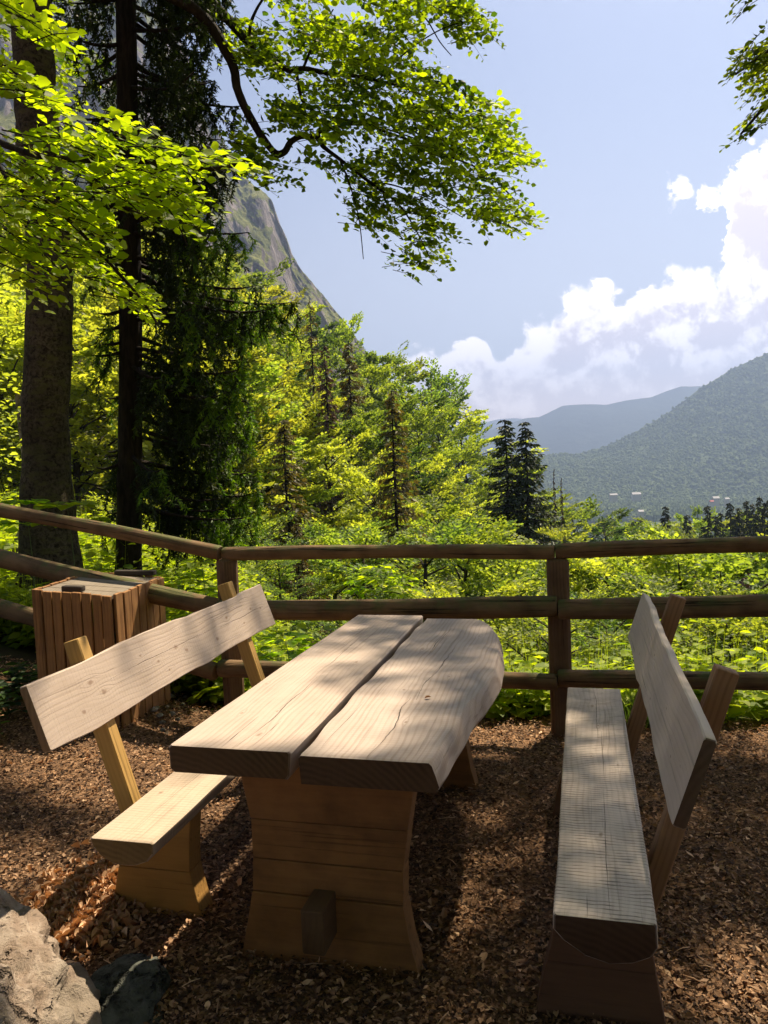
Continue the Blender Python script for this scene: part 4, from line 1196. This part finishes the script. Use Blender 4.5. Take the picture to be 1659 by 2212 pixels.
bk = lambda l: [(u, v, 7 + (7 - y) * .95) for u, v, y in l]
L1 = limb_px(limb, bk([(70, -150, 7.0), (250, -60, 6.9), (420, 20, 6.7), (498, 130, 6.5), (515, 200, 6.4), (545, 262, 6.3), (588, 325, 6.2), (612, 330, 6.1), (630, 305, 6.1), (655, 294, 6.1), (686, 300, 6.0), (700, 318, 6.0), (735, 345, 5.9), (800, 395, 5.8), (860, 440, 5.8), (900, 500, 5.8), (930, 560, 5.8)]),
             [.075, .065, .055, .045, .042, .040, .036, .034, .030, .028, .026, .022, .018, .014, .010, .007, .004])
L2 = limb_px(limb, bk([(70, -260, 7.0), (300, -120, 6.6), (450, 0, 6.2), (530, 85, 6.1), (548, 112, 6.1), (590, 130, 6.0), (622, 150, 6.0), (655, 148, 5.9), (720, 160, 5.8), (800, 170, 5.7), (900, 200, 5.6), (1000, 260, 5.6), (1090, 310, 5.6)]),
             [.07, .06, .048, .040, .036, .034, .030, .026, .02, .016, .012, .008, .004])
for pts_, r_ in (([(640, 152, 6.0), (655, 220, 6.0), (700, 250, 5.9), (760, 262, 5.9), (850, 290, 5.9), (950, 330, 5.8), (1060, 380, 5.8), (1150, 480, 5.8)], .018),
                 ([(686, 288, 6.0), (730, 272, 6.0), (800, 270, 5.9), (900, 300, 5.8)], .016), ([(690, 300, 6.0), (690, 282, 6.0), (692, 275, 6.0)], .014),
                 ([(735, 345, 5.9), (756, 400, 5.9), (775, 470, 5.9), (785, 560, 5.9)], .010), ([(800, 395, 5.8), (850, 400, 5.8), (930, 430, 5.7), (1000, 470, 5.7)], .010),
                 ([(548, 112, 6.1), (540, 60, 6.2), (560, 10, 6.2), (600, -40, 6.3)], .022), ([(655, 148, 5.9), (680, 90, 5.9), (720, 20, 5.9)], .016),
                 ([(880, 0, 5.5), (920, 40, 5.5), (950, 90, 5.5), (975, 120, 5.5)], .010), ([(820, 170, 5.7), (880, 110, 5.7), (960, 60, 5.6), (1040, 40, 5.6)], .010)):
    limb_px(limb, bk(pts_), r_)
POLY = [
    ([(500, -60), (930, -60), (905, 40), (900, 110), (950, 160), (1000, 185), (1085, 225), (1105, 290), (1140, 335), (1105, 400), (1110, 440), (1160, 480), (1080, 480), (1000, 450), (930, 420), (860, 380), (780, 360), (730, 330), (690, 262), (620, 240), (560, 170), (520, 90)], 820, 5.2, 6.6, LEAF_BEECH),
    ([(510, 60), (640, 200), (720, 330), (700, 380), (640, 300), (560, 250), (520, 200)], 60, 5.8, 6.6, None),
    ([(520, 250), (560, 330), (640, 360), (600, 392), (560, 395), (500, 350), (490, 280)], 34, 5.8, 6.6, None),
    ([(940, -40), (1040, 5), (1075, 60), (1040, 95), (985, 85), (945, 40)], 46, 5.3, 5.8, None),
    ([(-60, -60), (60, -60), (240, -60), (245, 60), (200, 170), (120, 230), (40, 240), (-60, 200)], 110, 5.6, 6.2, None),
    ([(755, 350), (850, 390), (850, 470), (830, 520), (800, 590), (775, 560), (760, 460)], 64, 5.6, 6.0, None),
    ([(850, 400), (950, 440), (1010, 520), (960, 545), (950, 590), (925, 545), (880, 590), (865, 550), (870, 480)], 66, 5.6, 6.0, None)]
# limb tips fan out: every spray starts near a limb and points down and away from the trunk
tw = OBuf(BO); lb = OBuf(BO)
for poly, n, ya, yb, _ in POLY:
    q = in_poly(poly, n); dn = vnoise(np.stack([q[:, 0] / 75., q[:, 1] / 55., q[:, 0] * 0], -1), 1.0, 2)
    q = q[RNG.random(n) < smooth((dn - .22) / .42) * .95]; n = len(q); Yq = 7 + (7 - RNG.uniform(ya, yb, n)) * .95
    P_ = np.array([atd(u, v, y) for (u, v), y in zip(q, Yq)])
    az = RNG.uniform(-.9, .9, n)
    D = np.stack([np.cos(az), np.sin(az) - .25, -.15 + RNG.normal(0, .3, n)], -1)
    N = np.stack([RNG.normal(.1, .3, n), RNG.normal(-.1, .3, n), np.ones(n)], -1)
    L = RNG.uniform(.28, .55, n)
    sprays(lb, P_ - D * L[:, None] * .5, D, N, L, 15, .076, wr=.74, spread=.36, droop=.28, jit=.95, twig=tw, ang=.85)
lb.build('crown', LEAF_BEECH, beech)
# the bright low branch in front
E_POLY = [
    ([(0, 330), (60, 300), (110, 270), (160, 255), (205, 245), (300, 255), (330, 285), (420, 310), (500, 330), (545, 345), (500, 372), (430, 385), (400, 400), (330, 400), (250, 380), (150, 370), (60, 390), (0, 400)], 112),
    ([(200, 380), (330, 390), (420, 395), (440, 430), (420, 480), (405, 535), (380, 500), (340, 470), (280, 440), (220, 430)], 38),
    ([(0, 380), (110, 390), (200, 430), (240, 480), (230, 540), (270, 590), (330, 640), (345, 700), (300, 680), (240, 620), (200, 590), (210, 640), (180, 600), (150, 570), (100, 530), (60, 520), (0, 480)], 84),
    ([(0, 480), (90, 520), (120, 580), (110, 640), (75, 670), (40, 600), (0, 570)], 20),
    ([(20, -30), (90, 0), (130, 50), (165, 110), (110, 90), (60, 50), (0, 60), (0, -30)], 20),
    ([(0, 120), (50, 130), (100, 175), (140, 235), (90, 225), (40, 210), (0, 195)], 24)]
fb = OBuf(BO)
for poly, n in E_POLY:
    q = in_poly(poly, n); Yq = 3.7 + (q[:, 1] - 350) / 900 + RNG.uniform(-.25, .45, n)
    P_ = np.array([atd(u, v, y) for (u, v), y in zip(q, Yq)])
    az = RNG.uniform(-.7, .5, n)
    D = np.stack([np.cos(az), np.sin(az) - .15, -.30 + RNG.normal(0, .2, n)], -1)
    N = np.stack([RNG.normal(.1, .25, n), RNG.normal(-.25, .25, n), np.ones(n)], -1)
    L = RNG.uniform(.2, .34, n)
    sprays(fb, P_ - unit(D) * L[:, None] * .6, D, N, L, 9, .066, wr=.72, spread=.26, droop=.22, jit=.5, twig=tw, ang=.8)
for pts_, r_ in (([(60, -120, 7.0), (-120, 40, 5.6), (-60, 250, 4.3), (60, 330, 3.9), (180, 345, 3.8), (320, 350, 3.75), (450, 365, 3.7), (530, 350, 3.7)], .022),
                 ([(-60, 250, 4.3), (20, 390, 3.9), (120, 450, 3.85), (210, 540, 3.9), (300, 640, 3.95), (340, 700, 4.0)], .014),
                 ([(220, 350, 3.8), (310, 400, 3.8), (370, 460, 3.8), (405, 530, 3.85)], .007), ([(-100, 30, 5.2), (20, 20, 3.8), (110, 60, 3.6)], .01), ([(-100, 100, 4.6), (20, 150, 3.7), (110, 210, 3.6)], .01)):
    limb_px(limb, pts_, r_)
fb.build('leafy_branch', LEAF_BRIGHT, beech)
limb.build('limb', BARK_DARK, beech); tw.build('twig', BARK_DARK, beech)

# ---- spruce with hanging branches
SY = 7.7
sp0 = atd(276, 1280, SY)
spr = empty('spruce_tree', (sp0[0], SY, sp0[2])); bpy.context.view_layer.update()
tag(spr, 'tall dark spruce with straight trunk and long hanging branches behind the fence', 'spruce')
SO = np.array([sp0[0], SY, sp0[2]])
tb = OBuf(SO)
cl = [(277, 1290, .15), (278, 1200, .128), (281, 1000, .120), (282, 800, .112), (282, 600, .108), (278, 400, .104), (275, 200, .10), (272, 0, .095), (270, -300, .085), (270, -700, .06), (270, -1100, .02)]
pts = np.array([atd(u, v, SY) for u, v, r in cl]); tq = np.linspace(0, len(pts) - 1, 50)
pts2 = np.stack([np.interp(tq, range(len(pts)), pts[:, c_]) for c_ in range(3)], -1)
tube(tb, pts2, np.interp(tq, range(len(pts)), [c_[2] for c_ in cl]), 16, wob=.02)
tb.build('trunk', BARK_DARK, spr)
lb = OBuf(SO); lt_ = OBuf(SO); bb = OBuf(SO)
# outline of the hanging foliage: right reach and left reach in metres by picture height
vr = [-300, 0, 150, 300, 420, 520, 600, 650, 720, 800, 900, 1000, 1080, 1150, 1200]
rr = [1.15, 1.10, 1.05, 1.05, 1.12, 1.22, 1.40, 1.52, 1.42, 1.28, 1.22, 1.20, 1.25, 1.2, 1.0]
lr = [.7, .65, .55, .5, .45, .42, .4, .4, .38, .35, .35, .35, .4, .3, .2]
nb_ = 112
for i_ in range(nb_):
    v = -280 + 1420 * (i_ + RNG.random()) / nb_
    c0 = np.array([np.interp(v, [c_[1] for c_ in cl][::-1], pts[::-1, q]) for q in range(3)])
    right = RNG.random() < .68
    reach = np.interp(v, vr, rr if right else lr) * RNG.uniform(.7, 1.1)
    az = RNG.uniform(-1.0, 1.0); d = np.array([math.cos(az) * (1 if right else -1), math.sin(az), 0])
    q = np.linspace(0, 1, 9)
    dr = RNG.uniform(.25, .6)
    lp = c0 + d * (reach * q)[:, None]; lp[:, 2] += reach * (.12 - dr * q ** 1.1 + dr * .55 * q ** 3)
    if RNG.random() < .93: tube(bb, lp, .020 * (1 - q) ** .7 + .004, 5, wob=.06)
    m_ = int(11 * reach / .6) if right else int(6 * reach / .5)
    for k in range(m_):
        f_ = RNG.uniform(.15, 1.0) ** .75; p0 = np.array([np.interp(f_, q, lp[:, c_]) for c_ in range(3)])
        hl = RNG.uniform(.18, .62) * (1.1 - .35 * f_)
        sd = RNG.normal(0, .22, 2)
        nseg = int(hl / .016)
        tt = np.linspace(0, 1, nseg); pp_ = p0 + np.stack([sd[0] * tt * hl + .05 * np.sin(tt * 5 + k), sd[1] * tt * hl, -hl * tt], -1)
        if k % 2 == 0: tube(bb, pp_[::max(1, nseg // 4)], .003, 3)
        rep = 4
        PP = np.repeat(pp_, rep, 0); mm = len(PP)
        D = rnd_dirs(mm) * .8 + np.array([0, 0, -.75]) + d * .25
        tipsy = (v > 380) and f_ > .74 and RNG.random() < .6
        blades(lt_ if tipsy else lb, PP, D, rnd_dirs(mm), .035 + .035 * RNG.random(mm), .011 + .006 * RNG.random(mm), tint=np.clip(np.full(mm, RNG.random()) + RNG.normal(0, .15, mm), 0, 1))
lb.build('crown', NEEDLE, spr); lt_.build('fresh_tips', NEEDLE_TIP, spr); bb.build('branches', BARK_DARK, spr)

# ---- pale leaning stem at the far left
tb = Buf(); limb_px(tb, [(5, 1330, 8.2), (25, 1260, 8.2), (45, 1180, 8.2), (62, 1120, 8.2), (60, 1000, 8.2), (40, 850, 8.2)], [.10, .09, .08, .075, .06, .04])
st = Buf(); q = in_poly([(-60, 560), (50, 560), (60, 1000), (-60, 1000)], 60); P_ = np.array([atd(u, v, 8.0 + RNG.uniform(-.5, .8)) for u, v in q])
st = Buf(); sprays(st, P_, np.stack([RNG.normal(0, 1, 60), RNG.normal(0, 1, 60), RNG.normal(-.1, .3, 60)], -1), np.tile([0, 0, 1.], (60, 1)), .5, 14, .07, spread=.3)
pale = empty('slender_tree'); tag(pale, 'slender tree with pale leaning trunk at the extreme left edge', 'tree')
tb.build('trunk', BARK_PALE, pale); st.build('crown', LEAF_WOOD[0], pale)

# ---- the tree at the right; its unseen crown is shaped to dapple the clearing
roof = empty('overhanging_beech', (4.3, 3.2, 0)); bpy.context.view_layer.update()
tag(roof, 'dark beech whose leafy branch tips hang in at the top right corner', 'tree')
RO = np.array([4.3, 3.2, 0.])


def proj0(P_): P_ = np.asarray(P_, float); return P_[..., :2] - P_[..., 2:3] * (SD[:2] / SD[2])


LIT = []  # wanted sun patches, left as gaps in the unseen crown


def lit(u, v, z, ru, rv, k=1.0):
    c_ = proj0(atz(u, v, z)); a_ = proj0(atz(u + ru, v, z)) - c_; b_ = proj0(atz(u, v - rv, z)) - c_
    LIT.append((c_, np.linalg.inv(np.stack([a_, b_], 1)), k))


# table
lit(520, 1560, .76, 190, 60); lit(640, 1480, .76, 130, 60); lit(770, 1560, .76, 110, 70, .95); lit(735, 1420, .76, 75, 16, .9); lit(860, 1445, .76, 110, 14, .85); lit(900, 1500, .76, 60, 25, .8)
lit(700, 1620, .76, 60, 25)
# left bench
lit(150, 1540, .80, 150, 70); lit(300, 1450, .8, 60, 60, .8); lit(545, 1320, .85, 32, 45); lit(350, 1420, .83, 30, 35, .9)
lit(330, 1750, .45, 170, 95); lit(270, 1650, .65, 40, 100)
# right bench
lit(1300, 1640, .45, 45, 22, .8); lit(1350, 1700, .45, 50, 24, .75); lit(1300, 1850, .45, 80, 50, .35); lit(1500, 1540, .8, 22, 28, .4)
# ground
lit(200, 1680, 0, 190, 55); lit(60, 1880, 0, 110, 40); lit(200, 1935, 0, 75, 60); lit(965, 1755, 0, 45, 30, .8); lit(1040, 1870, 0, 40, 30, .7); lit(1010, 1985, 0, 80, 60, .85)
lit(1600, 2130, 0, 160, 95); lit(435, 1545, 0, 60, 32); lit(1640, 1640, 0, 40, 22, .5); lit(930, 1640, 0, 15, 10, .5); lit(20, 1580, 0, 40, 15, .6)
# rock, fence and bin
lit(80, 2080, .3, 140, 160); lit(20, 1950, .35, 80, 60)
lit(260, 1150, 1.15, 60, 20); lit(600, 1190, 1.03, 130, 30, .9); lit(420, 1190, 1.05, 50, 20, .7); lit(60, 1320, .65, 25, 25); lit(300, 1265, .86, 50, 20, .5); lit(500, 1270, .7, 20, 60, .7)
# the bright low branch itself stands in the sun
for (u, v, Y) in ((60, 340, 3.8), (200, 330, 3.8), (340, 340, 3.8), (460, 350, 3.7), (400, 470, 3.8), (120, 450, 3.8), (230, 540, 3.9), (320, 660, 4.), (80, 580, 3.9), (60, 60, 3.7), (70, 170, 3.7)):
    c_ = proj0(atd(u, v, Y)); LIT.append((c_, np.eye(2) / .34, .92))
n = 7200
C = np.stack([RNG.uniform(-4.0, 4.6, n), RNG.uniform(-3.2, 3.98, n)], -1)
C = np.concatenate([C, np.stack([RNG.uniform(-.1, 2.6, 750), RNG.uniform(1.3, 3.9, 750)], -1)]); n = len(C)  # extra unseen sprays added to deepen the shade on the right
zc = RNG.uniform(7.2, 9.8, n)
litv = np.zeros(n)
for c_, Mi, k in LIT:
    d = np.linalg.norm((C - c_) @ Mi.T, axis=1); litv = np.maximum(litv, k * np.clip((1.22 - d) / .3, 0, 1))
keep = RNG.random(n) > litv
C, zc = C[keep], zc[keep]; n = len(C)
P_ = np.concatenate([C + zc[:, None] * (SD[:2] / SD[2]), zc[:, None]], 1)
out = (P_[:, 2] - EYE) / np.maximum(P_[:, 1], .1) > .70
P_ = P_[out]; n = len(P_)
lb = OBuf(RO); D = np.stack([RNG.normal(0, 1, n), RNG.normal(0, 1, n), RNG.normal(0, .2, n)], -1)
L = RNG.uniform(.16, .28, n)
sprays(lb, P_ - unit(D) * L[:, None] * .5, D, np.tile([0, 0, 1.], (n, 1)) + RNG.normal(0, .2, (n, 3)), L, 8, .085, spread=.35, droop=.1, jit=.4)
# branch tips in view at the top right
q = in_poly([(1585, 140), (1625, 75), (1680, 50), (1700, 260), (1615, 290), (1590, 285), (1625, 215), (1610, 160)], 60)
q = np.concatenate([q, in_poly([(1600, -20), (1640, -20), (1625, 2), (1610, 2)], 3)])
P_ = np.array([atd(u, v, 6.2 + RNG.uniform(-.4, .4)) for u, v in q]); n = len(P_)
D = np.stack([-np.ones(n), RNG.normal(0, .5, n), -.45 + RNG.normal(0, .3, n)], -1); L = RNG.uniform(.2, .36, n); tw = OBuf(RO)
sprays(lb, P_ - unit(D) * L[:, None] * .5, D, np.tile([0, 0, 1.], (n, 1)) + RNG.normal(0, .35, (n, 3)), L, 12, .062, spread=.3, droop=.25, jit=.5, twig=tw)
lb.build('crown', LEAF_BEECH, roof)
tb = OBuf(RO)
tube(tb, [(4.3, 3.2, -.1), (4.32, 3.2, 2), (4.2, 3.3, 4.5), (4.1, 3.4, 7), (3.9, 3.5, 10)], [.28, .22, .19, .14, .05], 14, wob=.02)
tb.build('trunk', BARK_BEECH, roof)
for (x, y, z, z0) in ((-.5, 2.2, 8.6, 6.2), (1.2, 1.4, 8.8, 6.4), (3.0, 6.6, 8.0, 5.8), (.8, 5.8, 9.2, 6.6), (-1.6, 5.2, 9.0, 6.8), (4.6, 0.2, 8.4, 6.), (2.2, 4.2, 9.4, 7), (-2.0, 3.6, 8.8, 6.5)):
    a_ = np.array([4.15, 3.35, z0]); b_ = np.array([x, y, z]); q = np.linspace(0, 1, 8)[:, None]
    lp = a_ + (b_ - a_) * q; lp[:, 2] += np.sin(q[:, 0] * 3.14) * .5
    tube(tw, lp, .07 * (1 - q[:, 0]) + .01, 6)
for pts_ in ([(1900, -100, 6.2), (1760, 20, 6.2), (1690, 90, 6.2), (1630, 130, 6.2), (1590, 160, 6.2)], [(1760, 20, 6.2), (1720, 150, 6.2), (1660, 220, 6.2), (1600, 290, 6.2)]): limb_px(tw, pts_, .022)
tube(tw, [atd(1900, -100, 6.2), np.array([4.2, 4.6, 6.6]), np.array([4.15, 3.4, 6.4])], [.022, .04, .06], 6)
tw.build('limb', BARK_DARK, roof)

# ------------------------------------------------------------------ undergrowth beyond the fence
def plant_field(n, region, size, lb, tb, hmin, hmax, nl):
    x0, x1, y0, y1 = region
    X = RNG.uniform(x0, x1, n); t_ = RNG.random(n)
    Yb = np.where(X > -.9, 4.62 - .17 * X, 4.95 + .33 * (-.9 - X)); Yv = Yb + y0 + (y1 - y0) * t_ ** 1.4
    Zb = g(X, Yv) + fbm(np.stack([X, Yv, X * 0], -1), .35, 3, 4) * .8 * smooth((Yv - 7) / 10)
    H = RNG.uniform(hmin, hmax, n) * (1 + .5 * vnoise(np.stack([X, Yv, X * 0], -1), .8, 7))
    base_t = RNG.random(n)
    for k in range(nl):
        f_ = (k + 1) / nl; az = k * 2.4 + RNG.random(n) * 1.5
        d = np.stack([np.cos(az), np.sin(az), .15 - .5 * RNG.random(n)], -1)
        P_ = np.stack([X, Yv, Zb + H * (.25 + .75 * f_)], -1) + d * (.02 + .06 * (1 - f_))
        sz_ = size * (.6 + .8 * RNG.random(n)) * (1.25 - .5 * f_)
        leaves(lb, P_, d, np.array([0, 0, 1.]) + RNG.normal(0, .3, (n, 3)), sz_, .68, .2, tint=np.clip(base_t + RNG.normal(0, .15, n), 0, 1))
    if tb is not None:
        d = np.tile([0, 0, 1.], (n, 1)) + RNG.normal(0, .1, (n, 3))
        blades(tb, np.stack([X, Yv, Zb], -1), d, rnd_dirs(n), H * 1.4, .006)


lb = Buf()
plant_field(1700, (-1.6, 3.2, -.02, 1.6), .085, lb, lb, .06, .26, 7)
plant_field(2600, (-4.5, -1.0, .1, 2.6), .075, lb, lb, .10, .36, 9)
plant_field(5200, (-8, 9, 1.5, 10), .11, lb, lb, .25, .8, 10)
n = 500  # ferns and weeds on the bank left of the bin
tag(lb.build('undergrowth', LEAF_PLANT), 'bright green undergrowth covering the bank behind the fence', 'undergrowth', kind='stuff')
lb = Buf(); n = 260; X = RNG.uniform(-3.4, -2.2, n); Yv = RNG.uniform(3.9, 4.9, n); Zb = g(X, Yv)
for k in range(10):
    az = RNG.random(n) * 6.28; d = np.stack([np.cos(az), np.sin(az), .3 * RNG.random(n)], -1)
    leaves(lb, np.stack([X, Yv, Zb + .02 + .14 * RNG.random(n)], -1), d, np.array([0, 0, 1.]) + RNG.normal(0, .3, (n, 3)), .05 + .03 * RNG.random(n), .4)
tag(lb.build('weeds', LEAF_WOOD[3]), 'patch of low green weeds left of the litter bin', 'weeds', kind='stuff')


def sapling(name, u, v0, v1, Y, label, nwh=5, leaf=.10, mat=LEAF_PLANT, wr=.55, spread=.05, per=5, cat='plant', hang=-.25, sparse=False):
    A = atd(u, v0, Y); B = atd(u, v1, Y); gz_ = float(g(A[0], Y)); A = np.array([A[0], Y, min(A[2], gz_)])
    root = empty(name, tuple(A)); tag(root, label, cat); bpy.context.view_layer.update()
    tb_ = OBuf(A); lb_ = OBuf(A)
    H = B[2] - A[2]; q = np.linspace(0, 1, 6); pts_ = A + np.stack([.03 * np.sin(q * 3), 0 * q, H * q], -1)
    tube(tb_, pts_, .005 * (1 - q) + .0018, 5)
    vis = B[2] - atd(u, v0, Y)[2]
    for w in range(nwh):
        z = B[2] - vis * w / nwh
        for b in range(per):
            az = b * 6.28 / per + w * .8 + RNG.normal(0, .25)
            d = np.array([math.cos(az), math.sin(az), .25]); st_ = np.array([A[0], Y, z]); e = st_ + d * spread * (1 + .4 * w) * RNG.uniform(.7, 1.3)
            tube(tb_, [st_, e], .0015, 3)
            k = 1 if sparse else 3
            P_ = np.tile(e, (k, 1)); dd = np.array([d * 1.0 + np.array([-d[1], d[0], 0]) * s_ for s_ in (np.linspace(-.9, .9, k) if k > 1 else [0])]); dd[:, 2] += hang + RNG.normal(0, .15, k)
            leaves(lb_, P_, dd, np.tile([0, 0, 1.], (k, 1)) + RNG.normal(0, .15, (k, 3)), leaf * RNG.uniform(.75, 1.2, k), wr, .2)
    tb_.build('stem', STEM, root); lb_.build('foliage', mat, root)


STEM, t = material('plant_stem'); pbsdf(t, (.10, .14, .04), .7)
sapling('leafy_plant', 440, 1330, 1218, 5.15, 'bright leafy plant beside the corner post left of it', 3, .10, LEAF_BRIGHT, .6, .07)
sapling('leafy_plant', 395, 1330, 1245, 5.3, 'bright leafy plant right behind the litter bin', 4, .11, LEAF_BRIGHT, .6, .09)
sapling('leafy_plant', 370, 1420, 1345, 5.1, 'low leafy plant under the middle rail beside the bin', 3, .09, LEAF_BRIGHT, .6, .07)
sapling('leafy_sapling', 822, 1300, 1232, 5.4, 'bright drooping sapling above the middle rail beyond the table', 3, .085, LEAF_BRIGHT, .5, .06, 6, 'sapling', -.5)
sapling('leafy_sapling', 868, 1300, 1252, 5.6, 'small bright sapling just right of the drooping one', 3, .075, LEAF_BRIGHT, .5, .05, 6, 'sapling', -.5)
sapling('leafy_sapling', 775, 1300, 1258, 5.5, 'small bright sapling just left of the drooping one', 2, .075, LEAF_BRIGHT, .5, .05, 6, 'sapling', -.5)
sapling('tall_herb', 1432, 1460, 1288, 4.75, 'tall thin-stemmed herb with pale oval leaves behind the right bench', 6, .085, LEAF_PLANT, .5, .05, 3, 'plant', -.1, True)
sapling('tall_herb', 1530, 1470, 1352, 4.7, 'shorter thin-stemmed herb right of the right bench backrest', 4, .075, LEAF_PLANT, .5, .05, 3, 'plant', -.1, True)
sapling('maple_seedling', 60, 1180, 1092, 6.0, 'maple seedling with broad leaves in front of the beech trunk', 2, .13, LEAF_BRIGHT, .9, .09, 6, 'seedling')
sapling('maple_seedling', 150, 1180, 1098, 6.0, 'maple seedling with broad leaves between beech and spruce trunks', 2, .14, LEAF_PLANT, .95, .10, 7, 'seedling')
sapling('broadleaf_herb', 1120, 1560, 1480, 4.75, 'broad-leaved herb between table and middle post', 3, .12, LEAF_PLANT, .85, .07, 5)
sapling('broadleaf_herb', 1090, 1560, 1500, 4.72, 'broad-leaved herb close to the table edge under the low rail', 3, .11, LEAF_PLANT, .8, .06, 5)
sapling('broadleaf_herb', 620, 1480, 1385, 5.3, 'lime broad-leaved herb between left bench and table', 4, .10, LEAF_BRIGHT, .75, .08, 5)
# grass tuft by the right bench
lb = Buf(); c0 = atz(1385, 1570, .0); n = 260
P_ = np.stack([c0[0] + RNG.normal(0, .05, n), c0[1] + RNG.normal(0, .05, n), np.zeros(n)], -1)
blades(lb, P_, np.stack([RNG.normal(0, .35, n), RNG.normal(0, .35, n), np.ones(n)], -1), rnd_dirs(n), RNG.uniform(.12, .26, n), .006)
o = lb.build('grass_tuft', LEAF_WOOD[3]); tag(o, 'tuft of long grass at the far foot of the right bench', 'grass tuft')

# ------------------------------------------------------------------ air
hz, t = material('haze')
pv = t.node('ShaderNodeVolumePrincipled', {'Color': (.45, .61, 1.0, 1), 'Density': .00018, 'Anisotropy': .5})
t.l.new(pv, t.out.inputs[1])
x0, x1, y0, y1, z0, z1 = -9000, 9000, -300, 10800, -260, 1150
V = [(x0, y0, z0), (x1, y0, z0), (x1, y1, z0), (x0, y1, z0), (x0, y0, z1), (x1, y0, z1), (x1, y1, z1), (x0, y1, z1)]
o = mesh_obj('haze', V, [[3, 2, 1, 0], [4, 5, 6, 7], [0, 1, 5, 4], [1, 2, 6, 5], [2, 3, 7, 6], [3, 0, 4, 7]], hz, smooth_=False)
tag(o, kind='stuff')
# labels that several things still share get their place in the row
bpy.context.view_layer.update()
from collections import defaultdict
_same = defaultdict(list)
for o in S.objects:
    if o.parent is None and 'category' in o and o['category'] != 'pebble' and 'behind the viewpoint' not in o['label']: _same[o['label']].append(o)
_ord = ['leftmost', 'second from left', 'third from left', 'fourth from left', 'fifth from left', 'sixth from left', 'seventh from left', 'eighth from left', 'ninth from left', 'tenth from left', 'eleventh from left', 'twelfth from left', 'thirteenth from left', 'fourteenth from left', 'fifteenth from left', 'sixteenth from left', 'seventeenth from left', 'eighteenth from left']
for lab, os_ in _same.items():
    if len(os_) < 2: continue
    os_.sort(key=lambda o: o.location.x / max(o.location.y, .1))
    for i_, o in enumerate(os_):
        o['label'] = '%s, %s' % (lab, _ord[i_] if i_ < len(os_) - 1 and i_ < 18 else 'rightmost')
print('TREE HEIGHTS', [h for h in HTS if h[2] < 3 or h[2] > 32])
print('verts', sum(len(o.data.vertices) for o in S.objects if o.type == 'MESH'))
